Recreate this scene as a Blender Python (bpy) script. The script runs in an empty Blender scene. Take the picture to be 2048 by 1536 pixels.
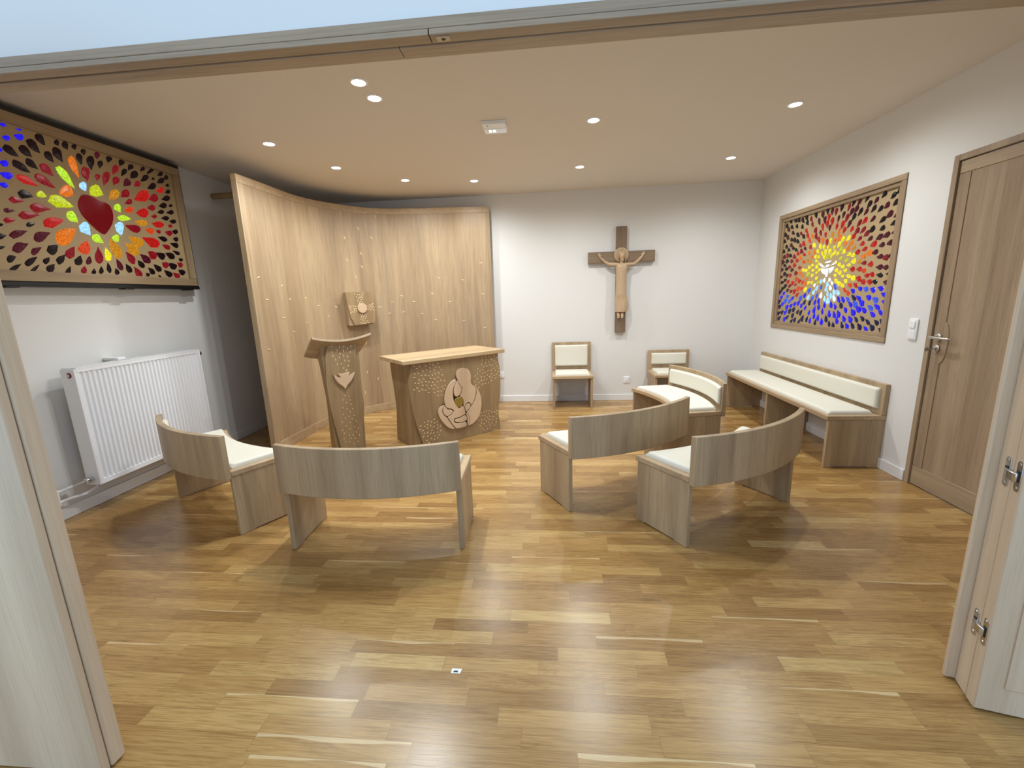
import bpy, bmesh, math, random
from mathutils import Vector, Matrix
random.seed(7)
C = bpy.context.scene.collection
PI = math.pi
# ------------------------------------------------------------------ camera, world, exposure
CAMR = [[0.9957522835434224, 0.08609668063365342, -0.03263052867984874],
        [-0.014660753797306806, -0.201615151300736, -0.9793550903855435],
        [-0.09089803142067762, 0.9756734557985309, -0.19949650506712516]]
cam = bpy.data.cameras.new('camera'); camo = bpy.data.objects.new('camera', cam); C.objects.link(camo)
r_, d_, f_ = (Vector(v) for v in CAMR)
M = Matrix.Identity(4)
for i in range(3):
    M[i][0] = r_[i]; M[i][1] = -d_[i]; M[i][2] = -f_[i]
M[2][3] = 1.36
camo.matrix_world = M
cam.sensor_width = 36.0; cam.lens = 855.024/2048*36; cam.clip_start = 0.02
bpy.context.scene.camera = camo
W = bpy.data.worlds.new('daylight'); bpy.context.scene.world = W; W.use_nodes = True
W.node_tree.nodes['Background'].inputs[0].default_value = (0.56, 0.76, 1.0, 1)
W.node_tree.nodes['Background'].inputs[1].default_value = 1.42
vs = bpy.context.scene.view_settings
vs.view_transform = 'Standard'; vs.look = 'None'; vs.exposure = 0.0; vs.gamma = 1.0; vs.use_curve_mapping = False
SPOT_W = 57.0
SPOT_COL = (0.94, 1.0, 1.03)

# ------------------------------------------------------------------ measured outlines (metres)
LEFT_GLASS=[(2.471,2.437,-0.033,0.0,0.009,0.021,'B'),(2.548,2.437,-0.029,0.0,0.006,0.012,'B'),(2.472,2.367,-0.034,0.001,0.014,0.031,'B'),(2.539,2.396,-0.046,0.001,0.017,0.036,'B'),(2.429,2.289,-0.016,0.001,0.01,0.022,'B'),(2.43,2.219,-0.043,0.004,0.016,0.036,'B'),(2.427,2.154,-0.059,0.007,0.018,0.04,'B'),(2.4,2.094,-0.042,0.006,0.014,0.03,'B'),(2.482,2.297,0.062,-0.041,-0.03,-0.041,'D'),(2.56,2.32,0.051,-0.045,-0.037,-0.044,'D'),(2.611,2.364,0.052,-0.061,-0.041,-0.043,'D'),(2.659,2.418,0.032,-0.052,-0.04,-0.038,'D'),(2.751,2.429,0.011,-0.029,-0.03,-0.024,'D'),(2.801,2.427,0.011,-0.044,-0.036,-0.025,'D'),(2.855,2.436,0.004,-0.031,-0.033,-0.02,'D'),(2.91,2.422,-0.001,-0.038,-0.035,-0.016,'D'),(3.001,2.426,-0.011,-0.047,-0.04,-0.011,'M'),(2.742,2.357,0.036,-0.076,-0.048,-0.04,'D'),(2.686,2.326,0.036,-0.051,-0.037,-0.036,'D'),(3.083,2.425,-0.02,-0.046,-0.044,-0.003,'D'),(3.174,2.426,-0.031,-0.047,-0.04,0.007,'D'),(3.243,2.415,-0.043,-0.05,-0.032,0.014,'D'),(3.342,2.428,-0.042,-0.039,-0.019,0.014,'D'),(3.412,2.433,-0.077,-0.063,-0.016,0.017,'D'),(3.5,2.433,-0.051,-0.035,-0.016,0.024,'D'),(3.549,2.419,-0.048,-0.03,-0.015,0.03,'D'),(3.492,2.379,-0.07,-0.043,-0.016,0.034,'D'),(3.422,2.379,-0.027,-0.019,-0.009,0.015,'D'),(3.548,2.36,-0.037,-0.02,-0.007,0.021,'D'),(2.517,2.222,0.077,-0.04,-0.029,-0.043,'D'),(2.577,2.252,0.052,-0.038,-0.03,-0.039,'D'),(2.654,2.241,0.055,-0.049,-0.037,-0.042,'C'),(2.532,2.146,0.095,-0.032,-0.026,-0.044,'R'),(2.631,2.166,0.096,-0.052,-0.035,-0.048,'C'),(2.76,2.224,0.077,-0.11,-0.043,-0.039,'G'),(2.827,2.306,0.031,-0.117,-0.049,-0.032,'O'),(2.875,2.369,0.005,-0.065,-0.042,-0.023,'D'),(2.945,2.362,-0.011,-0.09,-0.053,-0.019,'D'),(3.01,2.372,-0.016,-0.053,-0.04,-0.008,'D'),(2.894,2.277,0.003,-0.083,-0.061,-0.029,'C'),(2.972,2.277,-0.012,-0.043,-0.037,-0.008,'C'),(3.03,2.283,-0.047,-0.099,-0.05,0.001,'C'),(3.114,2.363,-0.045,-0.073,-0.045,0.006,'C'),(3.101,2.284,-0.046,-0.062,-0.047,0.016,'C'),(3.179,2.363,-0.051,-0.063,-0.029,0.011,'D'),(3.259,2.364,-0.062,-0.06,-0.04,0.029,'D'),(3.346,2.362,-0.071,-0.055,-0.022,0.027,'D'),(3.187,2.292,-0.056,-0.053,-0.036,0.029,'M'),(3.272,2.304,-0.054,-0.042,-0.024,0.031,'C'),(3.397,2.315,-0.078,-0.047,-0.016,0.037,'D'),(3.472,2.304,-0.072,-0.036,-0.011,0.043,'R'),(3.542,2.308,-0.05,-0.023,-0.006,0.031,'D'),(3.512,2.251,-0.081,-0.031,-0.003,0.042,'D'),(3.394,2.228,-0.087,-0.037,-0.007,0.059,'C'),(3.291,2.218,-0.13,-0.067,-0.019,0.076,'R'),(3.154,2.207,-0.065,-0.049,-0.027,0.04,'C'),(3.171,2.154,-0.061,-0.031,-0.008,0.035,'C'),(3.469,2.188,-0.079,-0.024,0.003,0.043,'D'),(3.545,2.2,-0.038,-0.011,0.002,0.025,'D'),(3.355,2.149,-0.074,-0.021,0.004,0.045,'C'),(3.439,2.132,-0.062,-0.013,0.007,0.037,'D'),(3.53,2.145,-0.069,-0.014,0.007,0.038,'D'),(3.159,2.096,-0.072,-0.022,0.003,0.042,'F'),(3.268,2.095,-0.108,-0.022,0.012,0.066,'R'),(3.368,2.086,-0.051,-0.007,0.008,0.031,'C'),(3.47,2.089,-0.072,-0.009,0.011,0.038,'D'),(3.538,2.074,-0.067,-0.006,0.012,0.036,'D'),(3.242,2.019,-0.101,-0.0,0.019,0.046,'A'),(3.388,2.028,-0.111,-0.002,0.02,0.05,'R'),(3.505,2.034,-0.041,-0.001,0.011,0.029,'C'),(3.304,1.969,-0.075,0.009,0.023,0.044,'F'),(3.382,1.973,-0.042,0.004,0.015,0.03,'C'),(3.48,1.974,-0.068,0.005,0.023,0.046,'C'),(3.544,1.993,-0.053,0.002,0.019,0.04,'D'),(3.164,1.967,-0.107,0.021,0.033,0.055,'C'),(3.41,1.921,-0.078,0.015,0.023,0.037,'D'),(3.537,1.932,-0.051,0.007,0.022,0.039,'D'),(3.296,1.883,-0.126,0.044,0.048,0.065,'R'),(3.431,1.86,-0.07,0.021,0.028,0.039,'C'),(3.514,1.884,-0.076,0.017,0.026,0.04,'D'),(3.169,1.873,-0.097,0.053,0.052,0.059,'A'),(3.121,1.813,-0.077,0.073,0.063,0.055,'A'),(2.99,1.8,-0.052,0.13,0.068,0.039,'A'),(3.519,1.822,-0.068,0.022,0.021,0.027,'D'),(3.452,1.793,-0.081,0.033,0.039,0.047,'D'),(3.363,1.785,-0.069,0.035,0.04,0.045,'D'),(3.285,1.783,-0.066,0.041,0.049,0.051,'C'),(3.218,1.749,-0.066,0.057,0.048,0.042,'M'),(3.096,1.744,-0.051,0.073,0.05,0.035,'C'),(2.927,1.755,-0.008,0.089,0.05,0.018,'Y'),(2.863,1.741,0.016,0.11,0.057,0.009,'C'),(2.783,1.787,0.046,0.09,0.068,-0.016,'F'),(2.685,1.745,0.057,0.071,0.041,-0.028,'C'),(2.998,1.687,-0.022,0.078,0.042,0.02,'M'),(2.915,1.66,-0.002,0.067,0.032,0.009,'D'),(3.172,1.704,-0.041,0.048,0.041,0.031,'D'),(3.064,1.665,-0.027,0.06,0.042,0.024,'D'),(3.251,1.657,-0.043,0.045,0.039,0.03,'D'),(3.312,1.685,-0.057,0.047,0.041,0.035,'D'),(3.387,1.714,-0.049,0.031,0.043,0.043,'C'),(3.457,1.709,-0.067,0.037,0.043,0.045,'D'),(3.534,1.724,-0.049,0.023,0.034,0.038,'C'),(3.55,1.766,-0.036,0.014,0.024,0.029,'D'),(3.539,1.663,-0.056,0.031,0.041,0.041,'D'),(3.401,1.645,-0.063,0.047,0.042,0.037,'D'),(3.477,1.634,-0.056,0.037,0.037,0.034,'C'),(3.133,1.641,-0.044,0.072,0.047,0.03,'C'),(3.212,1.627,-0.019,0.024,0.028,0.02,'D'),(3.315,1.62,-0.02,0.019,0.014,0.011,'D'),(2.968,1.637,-0.008,0.045,0.033,0.012,'D'),(2.858,1.64,0.006,0.051,0.031,0.005,'D'),(2.805,1.628,0.01,0.038,0.029,0.001,'D'),(2.743,1.637,0.021,0.049,0.037,-0.006,'C'),(2.789,1.702,0.021,0.058,0.035,-0.003,'M'),(2.724,1.697,0.035,0.063,0.044,-0.014,'D'),(2.644,1.625,0.036,0.055,0.024,-0.012,'D'),(2.616,1.696,0.053,0.059,0.028,-0.026,'D'),(2.532,1.682,0.037,0.034,0.017,-0.025,'D'),(2.547,1.637,0.046,0.049,0.026,-0.028,'D'),(2.457,1.627,0.054,0.047,0.009,-0.016,'D'),(2.448,1.671,0.068,0.052,0.014,-0.031,'D'),(2.357,1.626,0.068,0.049,0.008,-0.023,'D'),(2.351,1.678,0.046,0.028,0.009,-0.037,'D'),(2.32,1.738,0.03,0.015,0.001,-0.016,'D'),(2.411,1.749,0.083,0.046,0.009,-0.054,'M'),(2.488,1.737,0.059,0.04,0.011,-0.033,'M'),(2.583,1.754,0.063,0.052,0.027,-0.047,'D'),(2.541,1.829,0.091,0.048,0.008,-0.054,'M'),(2.416,1.826,0.091,0.036,-0.0,-0.042,'M'),(2.334,1.802,0.037,0.014,-0.001,-0.03,'D'),(2.342,1.865,0.018,0.005,-0.002,-0.017,'D'),(2.492,1.89,0.047,0.015,-0.002,-0.027,'D'),(2.39,1.898,0.059,0.014,-0.005,-0.032,'C'),(2.399,1.953,0.054,0.007,-0.007,-0.026,'M'),(2.498,1.944,0.109,0.02,-0.01,-0.046,'C'),(2.567,1.997,0.104,0.007,-0.017,-0.054,'C'),(2.449,2.019,0.071,-0.0,-0.013,-0.037,'C'),(2.504,2.062,0.071,-0.008,-0.023,-0.052,'D'),(2.627,1.926,0.119,0.04,-0.003,-0.063,'R'),(2.683,1.854,0.123,0.092,0.038,-0.077,'O'),(2.592,2.081,0.048,-0.01,-0.02,-0.038,'Y'),(2.698,2.055,0.132,-0.023,-0.035,-0.068,'Y'),(2.748,2.134,0.055,-0.04,-0.065,-0.077,'O'),(2.86,2.19,0.02,-0.047,-0.049,-0.035,'W'),(2.947,2.178,0.074,-0.028,-0.054,-0.075,'Y'),(3.064,2.179,-0.075,-0.075,-0.042,0.034,'A'),(3.077,2.092,0.022,-0.048,-0.048,-0.031,'G'),(3.115,2.03,0.094,0.001,-0.018,-0.044,'G'),(3.059,1.947,-0.003,-0.094,-0.069,-0.021,'W'),(3.015,1.872,0.018,-0.043,-0.055,-0.033,'G'),(2.883,1.851,0.06,-0.04,-0.038,-0.044,'G'),(2.814,1.907,0.043,-0.062,-0.064,-0.053,'W'),(2.746,1.972,0.049,-0.055,-0.048,-0.047,'G')]
HEART=[[2.813,2.102],[2.844,2.136],[2.9,2.136],[2.946,2.117],[2.988,2.113],[3.019,2.094],[3.026,2.036],[3.006,1.973],[2.95,1.902],[2.926,1.892],[2.892,1.91],[2.844,1.956],[2.807,2.006],[2.797,2.059]]
ALTAR_L=[[-0.454,0.798],[-0.487,0.667],[-0.493,0.559],[-0.482,0.433],[-0.458,0.28],[-0.425,0.144],[-0.402,0.055],[-0.37,-0.026]]
ALTAR_R=[[0.492,0.806],[0.493,0.736],[0.508,0.649],[0.511,0.523],[0.501,0.366],[0.479,0.249],[0.471,0.17],[0.481,0.087],[0.484,-0.0]]
ALTAR_SIDE_back=[[0.26,0.787],[0.224,0.658],[0.193,0.551],[0.174,0.427],[0.166,0.315],[0.184,0.197],[0.209,0.075],[0.222,0.002]]
RELIEF={'base':[[0.072,0.708],[0.109,0.696],[0.133,0.667],[0.143,0.625],[0.138,0.581],[0.138,0.551],[0.158,0.524],[0.188,0.506],[0.221,0.467],[0.244,0.413],[0.253,0.358],[0.246,0.29],[0.225,0.224],[0.195,0.175],[0.153,0.145],[0.117,0.13],[0.073,0.127],[0.021,0.119],[-0.029,0.121],[-0.079,0.126],[-0.119,0.142],[-0.154,0.168],[-0.187,0.209],[-0.216,0.255],[-0.231,0.298],[-0.234,0.328],[-0.224,0.355],[-0.203,0.373],[-0.174,0.386],[-0.158,0.386],[-0.162,0.423],[-0.157,0.459],[-0.146,0.5],[-0.127,0.54],[-0.101,0.576],[-0.067,0.603],[-0.03,0.614],[-0.009,0.609],[-0.019,0.643],[-0.016,0.668],[0.0,0.695],[0.034,0.709]],'A':[[-0.009,0.609],[-0.019,0.643],[-0.016,0.668],[0.0,0.695],[0.034,0.709],[0.072,0.708],[0.109,0.696],[0.133,0.667],[0.143,0.625],[0.138,0.581],[0.138,0.551],[0.158,0.524],[0.183,0.507],[0.192,0.468],[0.182,0.409],[0.157,0.36],[0.129,0.327],[0.126,0.343],[0.109,0.357],[0.083,0.358],[0.061,0.339],[0.05,0.322],[0.043,0.35],[0.043,0.387],[0.032,0.419],[0.008,0.434],[0.027,0.468],[0.036,0.496],[0.039,0.518],[0.019,0.543],[0.001,0.579]],'B':[[0.192,0.502],[0.221,0.467],[0.244,0.413],[0.253,0.358],[0.246,0.29],[0.225,0.224],[0.195,0.175],[0.153,0.145],[0.117,0.13],[0.082,0.128],[0.099,0.149],[0.104,0.194],[0.093,0.234],[0.073,0.257],[0.096,0.28],[0.119,0.306],[0.137,0.321],[0.166,0.358],[0.191,0.407],[0.2,0.466]],'C':[[-0.008,0.595],[0.004,0.564],[0.033,0.515],[0.028,0.486],[0.012,0.46],[-0.017,0.44],[-0.041,0.444],[-0.054,0.47],[-0.056,0.507],[-0.041,0.549],[-0.022,0.579]],'D':[[-0.03,0.614],[-0.067,0.603],[-0.101,0.576],[-0.127,0.54],[-0.146,0.5],[-0.157,0.459],[-0.161,0.423],[-0.157,0.39],[-0.148,0.361],[-0.126,0.34],[-0.098,0.335],[-0.073,0.317],[-0.067,0.303],[-0.081,0.285],[-0.106,0.266],[-0.139,0.26],[-0.118,0.217],[-0.089,0.169],[-0.056,0.128],[-0.029,0.121],[0.021,0.119],[0.067,0.129],[0.06,0.168],[0.042,0.169],[-0.026,0.171],[-0.063,0.186],[-0.074,0.208],[-0.066,0.228],[-0.039,0.23],[-0.005,0.231],[0.029,0.243],[0.055,0.249],[0.06,0.26],[0.054,0.295],[0.047,0.323],[0.031,0.337],[0.0,0.317],[-0.023,0.336],[-0.046,0.37],[-0.064,0.413],[-0.067,0.465],[-0.067,0.509],[-0.054,0.543],[-0.029,0.583]],'E':[[-0.16,0.372],[-0.177,0.357],[-0.183,0.333],[-0.179,0.304],[-0.158,0.275],[-0.131,0.269],[-0.102,0.279],[-0.081,0.299],[-0.077,0.307],[-0.098,0.325],[-0.126,0.331],[-0.149,0.353]],'G':[[-0.163,0.383],[-0.203,0.373],[-0.224,0.355],[-0.234,0.328],[-0.231,0.298],[-0.216,0.255],[-0.187,0.209],[-0.154,0.168],[-0.119,0.142],[-0.071,0.126],[-0.097,0.171],[-0.126,0.218],[-0.151,0.262],[-0.174,0.28],[-0.191,0.316],[-0.191,0.341],[-0.179,0.365]],'H':[[-0.06,0.218],[-0.035,0.222],[-0.002,0.223],[0.033,0.236],[0.057,0.238],[0.073,0.216],[0.072,0.194],[0.042,0.178],[-0.0,0.178],[-0.046,0.189],[-0.064,0.203]],'I':[[0.108,0.351],[0.12,0.337],[0.117,0.314],[0.095,0.29],[0.07,0.272],[0.061,0.294],[0.055,0.32],[0.067,0.336],[0.087,0.35]],'J':[[0.079,0.25],[0.095,0.225],[0.1,0.187],[0.092,0.144],[0.08,0.134],[0.077,0.176],[0.08,0.212],[0.068,0.242]],'heart':[[0.004,0.433],[0.028,0.426],[0.042,0.399],[0.037,0.359],[0.018,0.332],[-0.003,0.325],[-0.031,0.348],[-0.052,0.382],[-0.05,0.411],[-0.034,0.427],[-0.013,0.434]]}
ALTAR_DOTS=[[[-0.437,0.789],[-0.184,0.786],[-0.12,0.585],[-0.168,0.463],[-0.449,0.565]],[[0.308,0.795],[0.481,0.784],[0.503,0.556],[0.431,0.535],[0.236,0.471],[0.178,0.541],[0.199,0.598]],[[-0.262,0.269],[-0.19,0.166],[-0.229,0.077],[-0.341,0.044],[-0.398,0.102],[-0.432,0.239]],[[0.268,0.241],[0.463,0.204],[0.424,0.009],[0.265,0.02],[0.209,0.151]]]
LECT_O=[-1.83,3.601]
LECT_L=[[-0.109,1.01],[-0.135,0.932],[-0.147,0.874],[-0.149,0.816],[-0.158,0.675],[-0.157,0.561],[-0.148,0.445],[-0.136,0.326],[-0.12,0.204],[-0.097,0.078]]
LECT_R=[[0.132,1.002],[0.12,0.873],[0.121,0.749],[0.135,0.622],[0.146,0.508],[0.144,0.388],[0.13,0.269],[0.108,0.15],[0.097,0.028]]
LECT_BODYFL=[[-0.168,1.008],[-0.153,0.897]]
LECT_DOVE=[[-0.101,0.749],[-0.072,0.726],[-0.04,0.714],[-0.062,0.747],[-0.011,0.746],[0.042,0.754],[0.027,0.716],[0.058,0.731],[0.085,0.746],[0.075,0.713],[0.048,0.674],[0.007,0.638],[-0.012,0.604],[-0.031,0.633],[-0.064,0.664],[-0.089,0.702]]
LECT_DOTS=[[[-0.095,1.009],[0.1,0.99],[0.075,0.894],[0.031,0.762],[-0.039,0.801],[-0.113,0.915]],[[-0.007,0.551],[0.022,0.538],[0.06,0.324],[0.089,0.072],[-0.088,0.092],[-0.04,0.525]]]
SCREEN=[[-2.557,3.576],[-2.542,3.934],[-2.52,4.415],[-2.351,4.81],[-2.046,5.145],[-1.574,5.282],[-1.113,5.328],[-0.709,5.403]]
SCREEN_DOTS=[[-2.553,3.675,1.602],[-2.541,3.98,1.537],[-2.55,3.747,1.408],[-2.541,4.083,1.41],[-2.531,4.344,1.418],[-2.495,4.509,1.333],[-2.403,4.724,1.312],[-2.542,3.949,1.235],[-2.534,4.317,1.165],[-2.452,4.624,1.216],[-2.541,4.081,1.089],[-2.553,3.677,0.963],[-2.191,5.023,2.193],[-2.3,4.886,2.077],[-2.083,5.12,2.097],[-2.187,5.027,1.916],[-2.297,4.89,1.835],[-2.19,5.024,1.763],[-2.245,4.96,1.645],[-2.06,5.135,1.291],[-1.925,5.2,1.344],[-1.812,5.234,1.416],[-1.674,5.263,1.343],[-1.968,5.184,1.211],[-1.809,5.234,1.219],[-1.589,5.28,1.192],[-1.354,5.308,1.615],[-1.062,5.336,1.584],[-0.836,5.378,1.783],[-1.446,5.301,1.432],[-1.232,5.316,1.328],[-0.827,5.38,1.407],[-1.427,5.303,1.111],[-1.077,5.333,1.083],[-0.822,5.381,0.992],[-2.219,4.991,0.869],[-2.289,4.902,0.759],[-2.232,4.976,0.52],[-2.265,4.935,0.273],[-2.144,5.069,0.415],[-2.026,5.156,2.336]]
DOVE_GLASS=[[[4.241,1.567],[4.227,1.577],[4.149,1.586],[4.166,1.571],[4.2,1.563]],[[4.152,1.539],[4.107,1.563],[4.081,1.575],[4.08,1.565],[4.109,1.545]],[[4.314,1.557],[4.3,1.569],[4.264,1.545],[4.224,1.525],[4.268,1.532]],[[4.222,1.54],[4.21,1.55],[4.172,1.553],[4.178,1.535],[4.212,1.528]],[[4.292,1.524],[4.23,1.517],[4.219,1.464],[4.259,1.479],[4.281,1.501]],[[4.216,1.518],[4.184,1.521],[4.181,1.47],[4.194,1.444],[4.21,1.447],[4.208,1.478]],[[4.172,1.52],[4.104,1.529],[4.118,1.499],[4.154,1.472]]]
# ------------------------------------------------------------------ helpers
def lin(h):
    h = [x/255 for x in h]
    return tuple((c/12.92 if c <= 0.04045 else ((c+0.055)/1.055)**2.4) for c in h) + (1.0,)
def P(name, col, rough=0.5, metal=0.0, emis=None, es=0.0, spec=0.5, coat=0.0):
    m = bpy.data.materials.new(name); m.use_nodes = True
    b = m.node_tree.nodes['Principled BSDF']
    b.inputs['Base Color'].default_value = lin(col); b.inputs['Roughness'].default_value = rough
    b.inputs['Metallic'].default_value = metal; b.inputs['Specular IOR Level'].default_value = spec
    b.inputs['Coat Weight'].default_value = coat
    if emis: b.inputs['Emission Color'].default_value = lin(emis); b.inputs['Emission Strength'].default_value = es
    return m
class N:
    def __init__(s, m): s.t = m.node_tree; s.b = s.t.nodes['Principled BSDF']
    def n(s, typ, **kw):
        x = s.t.nodes.new(typ)
        for k, v in kw.items(): setattr(x, k, v)
        return x
    def l(s, a, b): s.t.links.new(a, b)
    def math(s, op, a, b=None):
        x = s.n('ShaderNodeMath', operation=op)
        for i, v in enumerate((a, b)):
            if v is None: continue
            if isinstance(v, (int, float)): x.inputs[i].default_value = v
            else: s.l(v, x.inputs[i])
        return x.outputs[0]
    def ramp(s, fac, stops):
        x = s.n('ShaderNodeValToRGB'); e = x.color_ramp.elements
        while len(e) < len(stops): e.new(0.5)
        for el, (p, c) in zip(e, stops): el.position = p; el.color = c
        s.l(fac, x.inputs[0]); return x.outputs[0]
    def mix(s, mode, fac, a, b):
        x = s.n('ShaderNodeMix', data_type='RGBA', blend_type=mode)
        for v, i in ((fac, 0), (a, 6), (b, 7)):
            if isinstance(v, (int, float)): x.inputs[i].default_value = v
            elif isinstance(v, tuple): x.inputs[i].default_value = v
            else: s.l(v, x.inputs[i])
        return x.outputs[2]
def wood(name, base, axis='z', dark=0.80, light=1.12, rough=0.45, strip=0.13, contrast=1.0):
    """oak: grain along axis, veneer strips across it, fine pores"""
    m = P(name, base, rough); k = N(m)
    tc = k.n('ShaderNodeTexCoord'); oi = k.n('ShaderNodeObjectInfo')
    va = k.n('ShaderNodeVectorMath', operation='MULTIPLY_ADD')
    k.l(oi.outputs['Location'], va.inputs[0]); va.inputs[1].default_value = (1.7, 2.3, 0.4); k.l(tc.outputs['Object'], va.inputs[2])
    def noise(al, ac, detail, rg=0.6, dist=0.0):
        mp = k.n('ShaderNodeMapping'); k.l(va.outputs[0], mp.inputs[0])
        mp.inputs['Scale'].default_value = [al if a == axis else ac for a in 'xyz']
        nz = k.n('ShaderNodeTexNoise'); nz.inputs['Scale'].default_value = 1.0
        nz.inputs['Detail'].default_value = detail; nz.inputs['Roughness'].default_value = rg; nz.inputs['Distortion'].default_value = dist
        k.l(mp.outputs[0], nz.inputs['Vector']); return nz.outputs[0]
    g1 = noise(0.9, 16, 5, 0.62, 0.6); g2 = noise(5, 190, 3, 0.6); g3 = noise(0.15, 1/strip, 0.5, 0.3)
    b = lin(base)
    sc = lambda s: tuple(min(1, b[i]*s) for i in range(3)) + (1,)
    c1 = k.ramp(g1, [(0.3, sc(dark)), (0.5, sc(1.0)), (0.72, sc(light))])
    c2 = k.ramp(g2, [(0.36, (0.80, 0.77, 0.73, 1)), (0.52, (1, 1, 1, 1))])
    c3 = k.ramp(g3, [(0.38, (0.9, 0.88, 0.86, 1)), (0.5, (1, 1, 1, 1)), (0.62, (1.08, 1.09, 1.08, 1))])
    x = k.mix('MULTIPLY', 0.75*contrast, c1, c2); x = k.mix('MULTIPLY', 1.0, x, c3)
    k.l(x, k.b.inputs['Base Color'])
    bp = k.n('ShaderNodeBump'); bp.inputs['Strength'].default_value = 0.08; bp.inputs['Distance'].default_value = 0.002
    k.l(g2, bp.inputs['Height']); k.l(bp.outputs[0], k.b.inputs['Normal'])
    return m
def plaster(name, col, rough=0.85, scale=160, st=0.12):
    m = P(name, col, rough, spec=0.25); k = N(m)
    tc = k.n('ShaderNodeTexCoord'); nz = k.n('ShaderNodeTexNoise'); nz.inputs['Scale'].default_value = scale; nz.inputs['Detail'].default_value = 3
    k.l(tc.outputs['Object'], nz.inputs['Vector'])
    bp = k.n('ShaderNodeBump'); bp.inputs['Strength'].default_value = st; bp.inputs['Distance'].default_value = 0.003
    k.l(nz.outputs[0], bp.inputs['Height']); k.l(bp.outputs[0], k.b.inputs['Normal'])
    return m
def parquet():
    m = P('oak_parquet', (180, 140, 92), 0.3); k = N(m)
    tc = k.n('ShaderNodeTexCoord'); sp = k.n('ShaderNodeSeparateXYZ'); k.l(tc.outputs['Object'], sp.inputs[0])
    X, Y = sp.outputs[0], sp.outputs[1]
    w = 0.066
    yr = k.math('DIVIDE', Y, w); row = k.math('FLOOR', yr); yf = k.math('FRACT', yr)
    wn = k.n('ShaderNodeTexWhiteNoise', noise_dimensions='1D'); k.l(row, wn.inputs['W'])
    ln = k.math('MULTIPLY_ADD', wn.outputs['Value'], 0.16); ln.node.inputs[2].default_value = 0.36
    wn2 = k.n('ShaderNodeTexWhiteNoise', noise_dimensions='1D'); k.l(k.math('ADD', row, 31.7), wn2.inputs['W'])
    xs = k.math('ADD', k.math('DIVIDE', X, ln), k.math('MULTIPLY', wn2.outputs['Value'], 9.0))
    wv = k.n('ShaderNodeTexNoise', noise_dimensions='2D'); wv.inputs['Scale'].default_value = 1.0
    col = k.math('FLOOR', xs); xf = k.math('FRACT', xs)
    cb = k.n('ShaderNodeCombineXYZ'); k.l(row, cb.inputs[0]); k.l(col, cb.inputs[1])
    pr = k.n('ShaderNodeTexWhiteNoise', noise_dimensions='3D'); k.l(cb.outputs[0], pr.inputs['Vector'])
    pr2 = k.n('ShaderNodeTexWhiteNoise', noise_dimensions='3D'); 
    va0 = k.n('ShaderNodeVectorMath', operation='ADD'); k.l(cb.outputs[0], va0.inputs[0]); va0.inputs[1].default_value = (11.3, 4.7, 2.2); k.l(va0.outputs[0], pr2.inputs['Vector'])
    base = k.ramp(pr.outputs['Value'], [(0.0, lin((157, 119, 69))), (0.3, lin((172, 133, 79))), (0.7, lin((184, 145, 88))), (0.93, lin((194, 158, 99))), (1.0, lin((212, 180, 121)))])
    # grain: offset per plank
    off = k.n('ShaderNodeVectorMath', operation='MULTIPLY_ADD'); k.l(pr2.outputs['Color'], off.inputs[0]); off.inputs[1].default_value = (7, 5, 9); k.l(tc.outputs['Object'], off.inputs[2])
    def noise(sx, sy, det, dist=0, rg=0.6):
        mp = k.n('ShaderNodeMapping'); k.l(off.outputs[0], mp.inputs[0]); mp.inputs['Scale'].default_value = (sx, sy, 1)
        nz = k.n('ShaderNodeTexNoise'); nz.inputs['Scale'].default_value = 1; nz.inputs['Detail'].default_value = det; nz.inputs['Distortion'].default_value = dist; nz.inputs['Roughness'].default_value = rg
        k.l(mp.outputs[0], nz.inputs['Vector']); return nz.outputs[0]
    g1 = noise(2.2, 30, 6, 2.6, 0.66); g2 = noise(7, 210, 4); g4 = noise(1.1, 9, 3, 3.5, 0.5)
    x = k.mix('MULTIPLY', 0.9, base, k.ramp(g1, [(0.28, (0.66, 0.61, 0.55, 1)), (0.42, (0.92, 0.91, 0.89, 1)), (0.55, (1, 1, 1, 1)), (0.75, (1.1, 1.1, 1.08, 1))]))
    x = k.mix('MULTIPLY', 0.8, x, k.ramp(g2, [(0.36, (0.68, 0.62, 0.54, 1)), (0.54, (1, 1, 1, 1))]))
    wvs = k.math('SINE', k.math('MULTIPLY', g4, 62.0)); catf = k.math('MULTIPLY', k.math('GREATER_THAN', pr2.outputs['Value'], 0.52), 0.34)
    x = k.mix('MULTIPLY', catf, x, k.ramp(k.math('ADD', k.math('MULTIPLY', wvs, 0.5), 0.5), [(0.2, (0.70, 0.64, 0.56, 1)), (0.55, (1, 1, 1, 1))]))
    # pale sapwood along one edge of a few planks
    sw = noise(3.2, 4, 1, 0, 0.4)
    edge = k.math('SUBTRACT', k.math('ADD', k.math('MULTIPLY', yf, 0.8), k.math('MULTIPLY', sw, 0.55)), k.math('MULTIPLY', k.math('LESS_THAN', pr2.outputs['Value'], 0.22), 0.0))
    sap = k.math('MULTIPLY', k.math('GREATER_THAN', edge, 1.0), k.math('LESS_THAN', pr2.outputs['Value'], 0.12))
    x = k.mix('MIX', k.math('MULTIPLY', sap, 0.55), x, lin((226, 200, 152)))
    # joints
    j1 = k.math('LESS_THAN', yf, 0.018)
    j2 = k.math('LESS_THAN', k.math('MULTIPLY', xf, ln), 0.0016)
    j = k.math('MAXIMUM', j1, j2)
    x = k.mix('MIX', k.math('MULTIPLY', j, 0.45), x, lin((92, 62, 32)))
    k.l(x, k.b.inputs['Base Color'])
    rr = k.n('ShaderNodeMapRange'); k.l(g2, rr.inputs[0]); rr.inputs[3].default_value = 0.20; rr.inputs[4].default_value = 0.34
    k.l(rr.outputs[0], k.b.inputs['Roughness'])
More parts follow.
